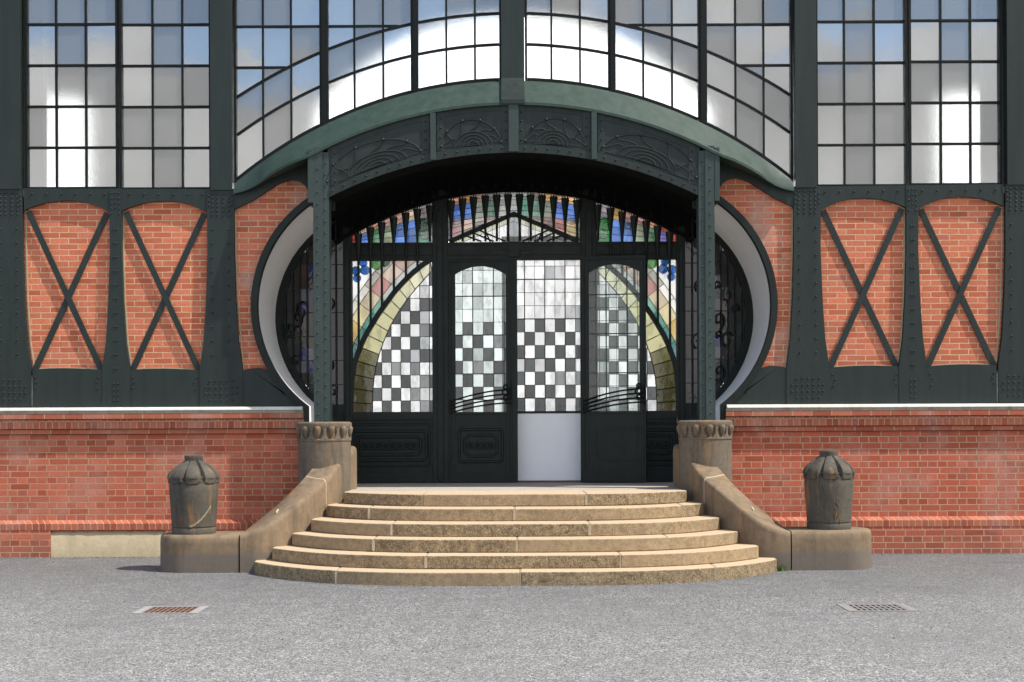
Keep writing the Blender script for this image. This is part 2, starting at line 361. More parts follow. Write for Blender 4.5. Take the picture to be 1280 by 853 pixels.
def stained():
    m, nt, out = newmat('leaded_coloured_glass'); p = pos(nt)
    a = N(nt, 'ShaderNodeAttribute'); a.attribute_name = 'glass_colour'
    ms = N(nt, 'ShaderNodeMapping'); ms.inputs['Scale'].default_value = (9, 9, 3.5); nt.links.new(p, ms.inputs['Vector']); n = noise_tex(nt, ms.outputs[0], 1., 3, .6); n2 = noise_tex(nt, p, 7, 3, .5)
    c = mixc(nt, ramp(nt, n.outputs[0], [(.50, 0.), (.64, .3), (.70, .05)]).outputs[0], a.outputs['Color'], (.35, .37, .37), 'MULTIPLY')
    tr = N(nt, 'ShaderNodeBsdfTransparent'); nt.links.new(mixc(nt, a.outputs['Alpha'], c, mixc(nt, 1., c, (.55, .55, .55), 'MULTIPLY')), tr.inputs['Color'])
    df = N(nt, 'ShaderNodeBsdfDiffuse'); nt.links.new(c, df.inputs['Color'])
    tl = N(nt, 'ShaderNodeBsdfTranslucent'); nt.links.new(c, tl.inputs['Color'])
    gl = N(nt, 'ShaderNodeBsdfGlossy'); gl.inputs['Roughness'].default_value = .08; nt.links.new(bump(nt, n2.outputs[0], .2, .02), gl.inputs['Normal'])
    m0 = N(nt, 'ShaderNodeMixShader'); m0.inputs[0].default_value = .5; nt.links.new(df.outputs[0], m0.inputs[1]); nt.links.new(tl.outputs[0], m0.inputs[2])
    m1 = N(nt, 'ShaderNodeMixShader'); m1.inputs[0].default_value = .26; nt.links.new(tr.outputs[0], m1.inputs[1]); nt.links.new(m0.outputs[0], m1.inputs[2])
    m2 = N(nt, 'ShaderNodeMixShader'); m2.inputs[0].default_value = .07; nt.links.new(m1.outputs[0], m2.inputs[1]); nt.links.new(gl.outputs[0], m2.inputs[2])
    nt.links.new(m2.outputs[0], out.inputs['Surface']); return m
STAINED = stained()
def clear_pane():
    m, nt, out = newmat('clear_door_glass'); p = pos(nt); n2 = noise_tex(nt, p, 7, 3, .5)
    tr = N(nt, 'ShaderNodeBsdfTransparent'); tr.inputs['Color'].default_value = (.93, .97, .955, 1)
    gl = N(nt, 'ShaderNodeBsdfGlossy'); gl.inputs['Roughness'].default_value = .05; nt.links.new(bump(nt, n2.outputs[0], .15, .02), gl.inputs['Normal'])
    mx = N(nt, 'ShaderNodeMixShader'); mx.inputs[0].default_value = .05; nt.links.new(tr.outputs[0], mx.inputs[1]); nt.links.new(gl.outputs[0], mx.inputs[2])
    nt.links.new(mx.outputs[0], out.inputs['Surface']); return m
CLEARG = clear_pane()

# ------------------------------------------------------------------ ground
g = MB(); g.add([(-600, -600, 0), (600, -600, 0), (600, 600, 0), (-600, 600, 0)], [(0, 1, 2, 3)])
ground = g.build('ground', GRAVEL, recalc=False); ground['kind'] = 'structure'

# ------------------------------------------------------------------ the hall
hall = empty('entrance_hall', (0, 0, 0), 'red brick and riveted green black steel hall with an arched entrance portal', 'building')
TOPY = -262                                               # photo row of the wall head, above the picture

PL = [(31.2, 266), (31.2, 318), (32.8, 377), (36, 430), (41, 464.3)]          # left edge of a brick panel
PR = [(138, 268), (138.5, 318), (136, 384), (133, 430), (128, 464.5)]         # right edge
ARCH = [(31.2, 266), (36, 263.5), (46, 259.4), (60, 255.6), (74, 253.6), (85, 253), (97, 253.6), (111, 256), (124, 260.4), (133, 265), (138, 268)]
FOOT = [(41, 464.5), (62, 463.2), (84, 462.8), (106, 463.4), (128, 464.6)]

def wl(pts, off): return [W(p[0] + off, p[1]) for p in pts]
def rivets(mb, pts, y, s, r=.0155):
    for x, z in pts: mb.rivet(s * x, y, z, r)

def brick_bay(s, off, full=True):
    for k in (0, 122):
        o = off + k
        m = MB(); poly = wl([(28, 248), (141, 248), (141, 470), (28, 470)], o); m.prism(M(poly, s), .06, .3)
        m.build('brick_panel', BR_UP, hall)
        m = MB()                                          # curved head plate
        m.prism(M(wl([(31.2, 238.2)] + ARCH + [(138, 238.2)], o), s), 0, .055)
        rivets(m, wl([(31.2 + 10 + 18.3 * i, 245) for i in range(6)], o), 0, s, .014)
        m.build('arched_head_plate', STEEL, hall)
        m = MB()                                          # foot plate
        m.prism(M(wl(FOOT + [(128, 511.5), (41, 511.5)], o), s), -.002, .055)
        rivets(m, wl([(41 + 3, 474), (46, 480), (124, 474), (121, 480), (44, 487), (123, 488)], o), -.002, s, .013)
        m.build('foot_plate', STEEL, hall)
        # cream mortar fillet on the edge of the panel
        m = MB(); m.strip_path(M(wl([(x + .9, y) for x, y in PL], o), s), .018, .052, .062)
        m.strip_path(M(wl([(x, y - .7) for x, y in FOOT], o), s), .014, .05, .0615); m.build('mortar_fillet', MORTAR, hall)
        # crossed flats
        m = MB(); a, b = W(36 + o, 267), W(126 + o, 464); m.edge_strip((s * a[0], a[1]), (s * b[0], b[1]), .078, .018, .032); m.build('brace', STEEL, hall)
        m = MB(); a, b = W(134 + o, 268), W(43 + o, 465); m.edge_strip((s * a[0], a[1]), (s * b[0], b[1]), .078, .034, .048); m.build('brace', STEEL, hall)
    # small post between the two panels
    m = MB(); o = off
    poly = wl([(138, 238.2)] + PR + [(128, 511.5), (163, 511.5)] + [(x + 122, y) for x, y in reversed(PL)] + [(153.2, 238.2)], o)
    m.prism(M(poly, s), -.009, .055)
    rr = []
    for i in range(11): rr += [(143.8, 289 + 17.4 * i), (147.4, 289 + 17.4 * i)]
    for i in range(5): rr += [(141, 244 + 6.4 * i), (150, 244 + 6.4 * i)]
    rr += [(145.5, 243.5), (145.5, 250), (145.5, 256), (145.5, 262)]
    for i in range(4): rr += [(143, 482 + 7 * i), (148, 482 + 7 * i)]
    rivets(m, wl(rr, o), -.009, s, .0125)
    m.build('steel_post', STEEL, hall)

def main_post(s, off):
    m = MB()
    l = [(x + 122, y) for x, y in PR]; r = [(x + 262.6, y) for x, y in PL]
    poly = wl([(260, 238)] + l + [(250, 511.5), (303.6, 511.5)] + list(reversed(r)) + [(293.8, 238)], off)
    m.prism(M(poly, s), -.012, .055)
    rr = []
    for i in range(10): rr += [(266.4, 289 + 17.4 * i), (287, 289 + 17.4 * i)]
    for i in range(6):
        for x in (267, 273, 280.6, 288): rr.append((x, 244 + 5.4 * i))
    for x in (262.5, 291.5): rr += [(x, 247), (x, 253), (x, 259)]
    for i in range(4):
        for x in (263, 270, 277, 284, 291): rr.append((x, 478 + 8 * i))
    rr += [(258, 486), (297, 486), (258, 494), (297, 494)]
    rivets(m, wl(rr, off), -.012, s, .0135)
    m.build('steel_post', STEEL, hall)
    m = MB(); a = W(265 + off, TOPY); b = W(292 + off, 242)
    x0, x1 = sorted((s * a[0], s * b[0])); m.box(x0, x1, -.03, .16, W(265 + off, 240)[1], a[1])
    m.build('upper_post', STEEL, hall, bevel=.004)

# one pane of glass, each with its own slight lean
def pane(mb, poly, y):
    cx = sum(p[0] for p in poly) / len(poly); cz = sum(p[1] for p in poly) / len(poly)
    ax, az = random.gauss(0, .006), random.gauss(0, .006)
    n = len(poly); vs = []
    for dy in (-.004, .004):
        vs += [(p[0], y + dy + ax * (p[0] - cx) + az * (p[1] - cz), p[1]) for p in poly]
    fs = [tuple(range(n)), tuple(range(2 * n - 1, n - 1, -1))] + [(i, i + n, (i + 1) % n + n, (i + 1) % n) for i in range(n)]
    mb.add(vs, fs)
ROWS = [237 - 51.6 * i for i in range(11)]
YG = .10
def bay_window(s, off, x0, x1, cols):
    fr, gl = MB(), MB(); hb = W(x0 + off, 237)[1]; ht = W(x0 + off, TOPY + 6)[1]
    X = lambda px: W(px + off, 0)[0]
    Z = lambda py: W(x0 + off + 55, py)[1]
    fr.box(*sorted((s * X(x0), s * X(x0 + 3.2))), .05, .14, Z(238), Z(TOPY + 6)); fr.box(*sorted((s * X(x1 - 3.2), s * X(x1))), .05, .14, Z(238), Z(TOPY + 6))
    xa, xb = sorted((s * X(x0 + 3.2), s * X(x1 - 3.2)))
    fr.box(xa, xb, .052, .138, Z(238), Z(235.2)); fr.box(xa, xb, .052, .138, Z(TOPY + 9), Z(TOPY + 6))
    inner = [x0 + 3.2] + cols + [x1 - 3.2]
    for c in cols: fr.box(*sorted((s * X(c - 1.3), s * X(c + 1.3))), .075, .125, Z(235.2), Z(TOPY + 9))
    rows = [235.2] + ROWS[1:10] + [TOPY + 9]
    for r in rows[1:-1]: fr.box(xa, xb, .071, .129, Z(r + 1.35), Z(r - 1.35))
    for i in range(len(inner) - 1):
        for j in range(len(rows) - 1):
            pane(gl, M([(X(inner[i]), Z(rows[j])), (X(inner[i + 1]), Z(rows[j])), (X(inner[i + 1]), Z(rows[j + 1])), (X(inner[i]), Z(rows[j + 1]))], s), YG)
    f = fr.build('window', BLACK, hall); gl.build('glass', GLASS, f, recalc=True)

def side_windows(s, off):
    bay_window(s, off, 30.8, 147.8, [69.5, 106.8]); bay_window(s, off, 149.2, 265, [190.5, 228])

# --- arched middle window
AC = 645.0
def arc_y(r, px): return AC - math.sqrt(max(r * r - (px - VX) ** 2, 0))
def centre_window(s, x0, x1, cols):
    fr, gl = MB(), MB()
    Q = lambda px, py: P(px, py)
    def q(px, py): p = Q(px, py); return (s * p[0], p[1])
    top = TOPY + 6
    xs = [x0 + 3] + cols + [x1 - 3]
    steps = lambda a, b, n=8: [lerp(a, b, i / n) for i in range(n + 1)]
    for px, w in ((x0, 3.), (x1 - 3., 3.)):
        fr.prism([q(px, arc_y(546, px)), q(px + w, arc_y(546, px + w)), q(px + w, top), q(px, top)], .05, .14)
    for c in cols:
        fr.prism([q(c - 1.25, arc_y(546, c)), q(c + 1.25, arc_y(546, c)), q(c + 1.25, top), q(c - 1.25, top)], .077, .125)
    for r, w in ((546, .04), (592, .029), (631, .029)):
        off = 1.8 if r == 546 else 0
        fr.strip_path([q(px, arc_y(r + off, px)) for px in steps(x0 + 3.1, x1 - 3.1)], w, .072 + r * 1e-6, .128)
    rows = [132.5 - 51.4 * i for i in range(8)]
    for r in rows:
        # bar only where it lies above the upper arch
        pts = [px for px in steps(x0 + 3.1, x1 - 3.1, 40) if arc_y(631, px) > r + .5]
        if len(pts) > 1: fr.prism([q(pts[0], r + 1.3), q(pts[-1], r + 1.3), q(pts[-1], r - 1.3), q(pts[0], r - 1.3)], .0735, .127)
    rr = [185.] + rows + [top]
    for i in range(len(xs) - 1):
        a, b = xs[i], xs[i + 1]
        for r0, r1 in ((546, 592), (592, 631)):
            pane(gl, [q(a, arc_y(r0, a)), q(b, arc_y(r0, b)), q(b, arc_y(r1, b)), q(a, arc_y(r1, a))], YG)
        for j in range(len(rr) - 1):
            poly = [q(a, rr[j]), q(b, rr[j]), q(b, rr[j + 1]), q(a, rr[j + 1])]
            poly = clip_line(poly, q(a, arc_y(631, a)), q(b, arc_y(631, b)), q((a + b) / 2, -400))
            if len(poly) > 2: pane(gl, poly, YG)
    f = fr.build('window', BLACK, hall); gl.build('glass', GLASS, f)
    f['label'] = 'arched window section with curved glazing bars'

for s in (1, -1):
    for off in (0, -264.5):
        brick_bay(s, off); main_post(s, off); side_windows(s, off)
    main_post(s, -529)
    centre_window(s, 293, 403.5, [329.2, 364.5]); centre_window(s, 408.5, 518, [444, 480.2]); centre_window(s, 521.5, 629, [559.5, 595.5])
    # mullions between the windows
    for a, b in ((403.5, 408.5), (518, 521.5)):
        m = MB(); ps = [P(a, arc_y(546, a)), P(b, arc_y(546, b)), P(b, TOPY + 6), P(a, TOPY + 6)]; m.prism(M(ps, s), .04, .16); m.build('mullion', BLACK, hall)

# head beam, roof, side and rear walls, floor
zt = P(643, TOPY)[1]; XE = 9.75
m = MB(); m.box(-XE, XE, -.06, .16, zt + .002, zt + .4); m.build('head_beam', STEEL, hall)
m = MB(); m.box(-XE - .1, XE + .1, -.25, 8.4, zt + .402, zt + .6); m.build('roof', SOFFIT, hall)
for s in (1, -1):
    m = MB(); m.box(*sorted((s * (XE - .13), s * (XE + .1))), .18, 8.2, 0, zt + .4); m.build('side_wall', BR_LO, hall)
def PF(px, py): return P(px, py, 26.0)
m = MB()
zs = PF(0, 118)[1]
xl = [-XE + .13, PF(55, 0)[0], PF(109, 0)[0], PF(398, 0)[0]]
for s in (1, -1):
    m.box(*sorted((s * xl[0], s * xl[1])), 8, 8.2, 0, zt + .4); m.box(*sorted((s * xl[2], s * xl[3])), 8, 8.2, 0, zt + .4)
    m.box(*sorted((s * xl[1], s * xl[2])), 8, 8.2, zs, zt + .4); m.box(*sorted((s * xl[1], s * xl[2])), 8, 8.2, 0, 2.2)
m.box(xl[3], -xl[3], 8, 8.2, 0, 1.15)
top = [PF(643.5 + dx, 18 + 118 * (abs(dx) / 245.5) ** 2.33) for dx in [-245.5 + 491 * i / 24 for i in range(25)]]
m.prism(top + [(-xl[3], zt + .4), (xl[3], zt + .4)], 8, 8.2)
m.build('rear_wall', INNER, hall)
m = MB(); m.box(-XE + .13, XE - .13, 1.95, 8, .5, .885); m.build('hall_floor', FLOORM, hall)
for s in (1, -1):
    m = MB(); a, b = P(22, 0, 18.35)[0], P(56, 0, 18.35)[0]; m.box(*sorted((s * a, s * b)), .34, .5, .89, zt + .4); m.build('inner_column', INNER, hall)

# ------------------------------------------------------------------ plinth walls
def plinth(s):
    X0, X1 = sorted((-s * (XE + .1), -s * abs(P(381, 0)[0])))
    Y = lambda py: P(643.5, py - 4.2)[1]
    main = BR_LO if s == 1 else BR_LO_R
    m = MB(); m.box(X0, X1, -.02, .45, -.2, Y(545.4)); w = m.build('plinth_wall', main, hall)
    m = MB()
    if s == -1: m.box(X0, X1, -.065, -.021, -.2, Y(664.3))
    else:                                                  # left base is broken away for the render patch
        a, b = -abs(P(65, 0)[0]), -abs(P(207, 0)[0])
        m.box(X0, a, -.065, -.021, -.2, Y(664.3)); m.box(b, X1, -.065, -.021, -.2, Y(664.3))
    m.build('base_course', main, w)
    m = MB(); zA, zB, zC = Y(664.2), Y(656.5), Y(652)
    m.loft([[(x, -.07, zA), (x, -.07, zB), (x, -.0205, zC), (x, -.0205, zA)] for x in (X0, X1)]); m.build('splayed_course', BR_SOL, w)
    m = MB(); m.box(X0, X1, -.055, .45, Y(544.7), Y(539.0)); m.build('lower_string_course', BR_FLAT, w)
    m = MB(); m.box(X0, X1, -.09, .45, Y(538.2), Y(526.7)); m.build('upright_course', BR_SOL, w)
    m = MB(); m.box(X0, X1, -.122, .45, Y(525.9), Y(519.5)); m.build('upper_string_course', BR_FLAT, w)
    m = MB(); m.box(X0, X1, -.125, .45, Y(519.35), Y(516)); m.build('ledge_bed', LEDGE2, w)
    m = MB(); e = abs(P(380, 0)[0]); m.loft([[(x, -.135, Y(515.9)), (x, -.132, Y(514.6)), (x, -.112, Y(511.6)), (x, .45, Y(511.2)), (x, .45, Y(515.9))] for x in sorted((-s * (XE + .1), -s * e))]); m.build('ledge', LEDGE, w, bevel=.006)
    if s == 1:
        m = MB(); n = 26; a, b = P(65, 0)[0], P(207, 0)[0]
        topl = [(lerp(a, b, i / n), Y(666.3 + 2.2 * mnoise.noise(Vector((i * .7, 0, 3))))) for i in range(n + 1)]
        secs = [[(x, -.052 - .006 * mnoise.noise(Vector((x * 5, 1, 0))), -.2), (x, -.056 - .006 * mnoise.noise(Vector((x * 4, 2, 0))), z - .05), (x, -.0205, z), (x, -.0205, -.2)] for x, z in topl]
        m.loft(secs); o = m.build('mortar_patch', MORTAR, w, smooth=50); o['label'] = 'cream render patch at the foot of the wall'
for sd in (1, -1): plinth(sd)
# (s = 1 builds what the photograph shows on its left: facade pixels are measured on the left half)

# ------------------------------------------------------------------ horseshoe opening
SC = (478, 382)                                           # centre of the side curve, radius 155
def ring(r0, n=40):                                       # left half, from the foot up to the crown (pixels at the facade)
    dx = SC[0] - 386 + (r0 - 155)
    a0 = 180 - math.degrees(math.acos(min(1, dx / r0)))   # where it meets the vertical jamb
    low = [(386 - (r0 - 155), 640), (386 - (r0 - 155), 560), (386 - (r0 - 155), SC[1] + math.sin(R(a0)) * r0 + 1)]
    side = arc(SC[0], SC[1], r0, a0, 238.3, n)
    rb = 470 + (r0 - 155)
    crown = arc(VX, 650, rb, 238.4, 270, 20)
    return low + side + crown
# white reveal running back to the door screen
outer = ring(155)
def inner_px(p):
    x, y = p
    if y > 520: return (lerp(VX, x, .915), y)
    a = math.atan2(y - SC[1], x - SC[0])
    if x < 398 and y < 515: return (486 + 141 * math.cos(a), 397 + 141 * math.sin(a))
    return (lerp(VX, x, .909), 535 + (y - 535) * .909)
DI = 19.78
inner = [inner_px(p) for p in outer]
def as3(pts, d, s): return [(s * P(px, py, d)[0], d - DW, P(px, py, d)[1]) for px, py in pts]
k_side = 3 + 41
for s in (1, -1):
    o3, i3 = as3(outer[:k_side], DW - .0, s), as3(inner[:k_side], DI, s)
    o4, i4 = as3(ring(159)[:k_side], DW, s), as3([(x - 4, y) for x, y in inner[:k_side]], DI, s)
    m = MB(); m.loft([[a, b, c, d] for a, b, c, d in zip(o3, i3, i4, o4)]); m.build('white_reveal', WHITE, hall, smooth=40)
    # steel rim round the opening
    ra, rb_ = ring(155)[:k_side], ring(163)[:k_side]
    A = [(s * P(x, y)[0], P(x, y)[1]) for x, y in ra]; B = [(s * P(x, y)[0], P(x, y)[1]) for x, y in rb_]
    m = MB(); m.band(A[1:], B[1:], -.055, .06)
    m.build('portal_rim', STEEL_DK, hall, smooth=30)
    # brick field beside the opening
    rim = [p for p in ring(160) if p[1] < 475 and p[0] < 396]
    m = MB(); poly = [W(291, 250), W(291, 478)] + [P(x, y) for x, y in rim] + [P(398, 215), P(330, 215)]
    m.prism(M(poly, s), .06, .3); m.build('brick_panel', BR_C, hall)
    hump = [(293.7, 263.5), (303, 258.6), (315, 253), (328, 244.8), (341, 236.5), (349, 231), (357.6, 228), (364, 226.3), (371, 226.4), (377, 228.5), (382, 232.5), (387, 240), (391, 250)]
    m = MB(); top_ = [P(x, arc_y(543.5, x)) for x in [293.9 + (420 - 293.9) * i / 16 for i in range(17)]]
    poly = top_ + [P(420, 262)] + [(W(x, y)) for x, y in [(396, 262)] + hump[::-1]]
    m.prism(M(poly, s), 0, .055); m.build('arch_haunch_plate', STEEL, hall)
    Cl = [(293.6, 266), (294, 318), (296, 367.6), (299, 417), (303.5, 464.4)]
    m = MB(); m.strip_path(M([W(x + .9, y) for x, y in Cl], s), .016, .052, .062); m.build('mortar_fillet', MORTAR, hall)
    # foot plate, running down round the rim
    rim2 = [p for p in ring(160) if 458 < p[1] < 513 and p[0] < 396]
    m = MB(); poly = [W(303.6, 511.5), W(303.6, 464.4), W(312, 462.3), W(325, 461.2)] + [P(x, y) for x, y in reversed(rim2)] + [(P(383, 0)[0], W(340, 511.5)[1])]
    m.prism(M(poly, s), -.002, .055)
    rivets(m, [P(x - 4.5, y + 3) for x, y in rim2[::5]], -.002, s, .012); m.build('foot_plate', STEEL, hall)
m = MB()                                                  # wall over the opening, hidden behind the portal head
xs = [421 + (866 - 421) * i / 30 for i in range(31)]
m.band([P(x, arc_y(543.5, x)) for x in xs], [P(x, 650 - math.sqrt(470 ** 2 - (x - VX) ** 2)) for x in xs], .001, .055); m.build('arch_plate', STEEL_DK, hall)
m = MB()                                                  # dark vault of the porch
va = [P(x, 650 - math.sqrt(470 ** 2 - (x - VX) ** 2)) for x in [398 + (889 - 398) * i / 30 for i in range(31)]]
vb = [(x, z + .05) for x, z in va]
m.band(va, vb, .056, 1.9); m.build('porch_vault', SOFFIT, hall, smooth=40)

# ------------------------------------------------------------------ portal head, columns, flashing
YP = -.40; DP = DW + YP                                   # portal front
def PP(px, py): return P(px, py, DP)
fa = lambda px: 645 - math.sqrt(514 ** 2 - (px - VX) ** 2)
fb = lambda px: 703 - math.sqrt(513 ** 2 - (px - VX) ** 2)
# flashing: wall line to drip edge
def flash_front(px):
    dx = abs(px - VX)
    if dx <= 250: return fa(px)
    pts = [(250, fa(VX - 250)), (271, 203.6), (299, 217.5), (314, 227.5), (330, 236.5), (349.5, 241)]
    for (a, ya), (b, yb) in zip(pts, pts[1:]):
        if dx <= b: return lerp(ya, yb, (dx - a) / (b - a))
    return pts[-1][1]
secs = []
for i in range(61):
    px = lerp(VX - 349, VX + 349, i / 60); dx = abs(px - VX)
    t = 1 - max(0, min(1, (dx - 258) / (345 - 258))); t = t * t * (3 - 2 * t)
    yf = lerp(-.07, YP - .05, t)
    wz = arc_y(543.6, px); w = P(px, wz)
    # front edge placed on the line of sight of its own depth
    f = P(px, flash_front(px), DW + yf)
    f = (w[0], H - (flash_front(px) - VY) / F * (DW + yf))
    secs.append([(w[0], -.0025, w[1]), (f[0], yf, f[1] + .035), (f[0], yf, f[1]), (f[0], yf + .03, f[1] - .004), (w[0], -.0025, min(w[1] - .05, f[1] + .02))])
m = MB(); m.loft(secs); m.build('arch_flashing', COPPER, hall, smooth=30)
# head plates between the dividers
divs = [411, 543, 643.5, 744, 876]
xs = lambda a, b, n=14: [lerp(a, b, i / n) for i in range(n + 1)]
def ornament(mb, cx, cy, a, b, tilt, y, flip=1):
    ct, st = math.cos(R(tilt)), math.sin(R(tilt))
    def q(u, v, dy=0): 
        u *= flip
        p = PP(cx + u * ct + v * st, cy + u * st - v * ct); return (p[0], y - dy, p[1])
    def ell(ra, rb, o, n=22, u0=0): return [q(u0 + ra * math.cos(math.pi * i / n), o + rb * math.sin(math.pi * i / n)) for i in range(n + 1)]
    mb.tube(ell(a, b, 0, 30), .0115, 6); mb.tube([q(-a, 0), q(a, 0)], .009, 6)
    for ra, rb, o in ((.62, .52, .06), (.46, .40, .07), (.32, .28, .08), (.18, .16, .09)):
        mb.tube(ell(a * ra, b * rb, b * o, 22, a * .06), .012 if ra > .3 else .014, 6)
        mb.tube([q(a * (.06 - ra), b * o), q(a * (.06 + ra), b * o)], .009, 6)
    for t in (8, 38, 70, 104, 140, 172):
        p0 = (a * math.cos(R(t)), b * math.sin(R(t))); t2 = t + (26 if t < 150 else -22)
        p3 = (a * .06 + a * .66 * math.cos(R(max(4, min(176, t2)))), b * .06 + b * .55 * math.sin(R(max(4, min(176, t2)))))
        p1 = (p0[0] * .98 + (-.05 * a), p0[1] * .72); p2 = (p3[0] + .2 * (p0[0] - p3[0]) + .08 * a, p3[1] + .15 * b)
        pts = []
        for i in range(11):
            w = i / 10; c = [(1 - w) ** 3, 3 * w * (1 - w) ** 2, 3 * w * w * (1 - w), w ** 3]
            pts.append(q(sum(k * p[0] for k, p in zip(c, (p0, p1, p2, p3))), sum(k * p[1] for k, p in zip(c, (p0, p1, p2, p3)))))
        mb.tube(pts, .0105, 6); mb.ball(q(*p0, .006), .021, 8)
heads = [(470.5, 212, 62, 35, -18, 1), (591, 185.5, 38, 36, -4, 1), (695, 184.5, 38, 36, 4.5, -1), (812, 208.5, 62, 36, 18.5, -1)]
for i in range(4):
    a, b = divs[i], divs[i + 1]
    m = MB(); X = xs(a, b)
    m.band([PP(x, fa(x) - 4) for x in X], [PP(x, fb(x) + .5) for x in X], YP, YP + .03)
    hp = m.build('portal_head_panel', STEEL, hall, smooth=30)
    # raised border and rivets
    m = MB()
    m.strip_path([PP(x, fa(x) + 6.5) for x in xs(a + 8, b - 8)], .014, YP - .008, YP - .001)
    m.strip_path([PP(x, fb(x) - 13.5) for x in xs(a + 8, b - 8)], .016, YP - .01, YP - .001)
    for x in (a + 9.5, b - 9.5):
        m.box(PP(x - 4.5, 0)[0], PP(x + 4.5, 0)[0], YP - .0105, YP - .0008, PP(x, fb(x) - 9.5)[1], PP(x, fa(x) + 1)[1])
        n = 4
        for k in range(n):
            z = lerp(PP(x, fb(x) - 15)[1], PP(x, fa(x) + 9)[1], k / (n - 1)); m.rivet(PP(x, 0)[0], YP - .011, z, .014)
    m.build('border', STEEL, hp)
    m = MB(); c = heads[i]; ornament(m, *c[:5], YP - .004, c[5]); m.build('ornament', STEEL, hp, smooth=50)
m = MB(); X = xs(413, 874, 50)                            # riveted angle along the lower edge
m.band([PP(x, fb(x) - 9) for x in X], [PP(x, fb(x) + 1.2) for x in X], YP - .022, YP - .0005)
for i in range(33): x = 417 + 453 * i / 32; p = PP(x, fb(x) - 4.6); m.rivet(p[0], YP - .022, p[1], .0145)
m.build('lower_angle', STEEL, hall)
m = MB(); m.band([PP(x, fb(x) - 1) for x in X], [PP(x, fb(x) + 1.0) for x in X], YP + .031, .05); m.build('head_soffit', SOFFIT, hall)
for x, w in ((543, 3.4), (744, 3.4), (643.5, 6.2)):
    m = MB(); a, b = PP(x - w, fb(x) + .5), PP(x + w, fa(x) + 1); m.box(a[0], b[0], YP - .05, YP - .0235, a[1], b[1]); m.build('head_divider', STEEL_LT, hall, bevel=.004)
m = MB(); xa, xb = P(628.3, 0)[0], P(657.6, 0)[0]; zk = P(0, 99)[1]; zf = P(0, 130, DP - .06)[1]
m.loft([[(x, .17, zt + .3), (x, -.04, zt + .3), (x, -.04, zk), (x, YP - .066, zf + .06), (x, YP - .066, zf), (x, YP - .03, zf), (x, -.001, zk - .06), (x, .17, zk - .06)] for x in (xa, xb)])
m.build('middle_post', STEEL, hall, bevel=.005)
for s in (1, -1):
    m = MB(); zb, zt2 = PP(400, 530)[1], PP(400, 184)[1]
    a, b, c = PP(393, 0)[0], PP(404.6, 0)[0], PP(412.6, 0)[0]
    m.box(*sorted((s * a, s * b)), YP - .03, YP - .012, zb, zt2)
    m.box(*sorted((s * b, s * c)), YP - .012, YP + .006, zb, zt2 - .06)
    m.box(*sorted((s * (b - .012), s * (b + .003))), YP - .0115, YP + .2, zb, zt2 - .08)
    m.box(*sorted((s * a, s * c)), YP + .19, YP + .21, zb, zt2 - .08)
    for i in range(23):
        y = 196 + 14.6 * i
        m.rivet(s * PP(398.4, 0)[0], YP - .03, PP(0, y)[1], .0125); m.rivet(s * PP(408, 0)[0], YP - .012, PP(0, y + 7)[1], .0125)
    m.build('portal_column', STEEL_LT, hall)
    m = MB(); a, b = PP(386.5, 253), PP(392.8, 186); m.box(*sorted((s * a[0], s * b[0])), YP - .035, .0, a[1], b[1]); m.build('column_bracket', STEEL_LT, hall, bevel=.004)

# ------------------------------------------------------------------ door screen
YS = 1.80; DS = DW + YS
def PS(px, py): return P(px, py, DS)
SX = lambda px: PS(px, 0)[0]
SZ = lambda py: PS(0, py)[1]
def sbox(mb, x0, x1, py0, py1, y0, y1): mb.box(SX(x0), SX(x1), y0, y1, SZ(py1), SZ(py0))
fan = lambda px: 655 - math.sqrt(415 ** 2 - (px - VX) ** 2)
m = MB()                                                  # posts, transom, head
post_px = [(430, 441), (541.5, 561.2), (726, 746.5), (846.5, 857)]
for a, b in post_px: sbox(m, a, b, fan((a + b) / 2) - 12, 604, YS - .05, YS + .09)
for a, b in ((433, 438), (547.5, 554.5), (733, 740.5), (849.5, 854)): sbox(m, a, b, fan((a + b) / 2) + 14, 601, YS - .085, YS - .0505)
for a, b in ((441.1, 541.4), (560.1, 727.4), (746.6, 846.4)):
    sbox(m, a, b, 303.2, 325.2, YS - .045, YS + .08); sbox(m, a, b, 307.5, 319.5, YS - .062, YS - .0455)
sbox(m, 440, 647, 601.6, 604, YS - .046, YS + .081); sbox(m, 727.6, 848, 601.6, 604, YS - .046, YS + .081); sbox(m, 636, 651, 303, 322, YS - .09, YS - .0625); sbox(m, 620, 667, 306, 314, YS - .075, YS - .063)
m.build('screen_frame', STEEL_DK, hall, bevel=.004)
m = MB(); X = xs(420, 867, 40)
m.band([PS(x, fan(x) - 60) for x in X], [PS(x, fan(x)) for x in X], YS - .04, YS + .05)
m.strip_path([PS(x, fan(x) - 2) for x in X], .05, YS - .07, YS - .041)
for i in range(30):
    x = 428 + 431 * i / 29; p = PS(x, fan(x) - 4)
    m.lathe([(.006, .3), (.012, .14), (.03, .07), (.045, .01), (.02, -.03)], p[0], YS - .16, 8, p[1] + .02)
for s in (1, -1): m.box(*sorted((s * SX(396), s * SX(430.2))), YS + .062, YS + .08, SZ(318), SZ(205))
m.build('screen_head', SOFFIT, hall)
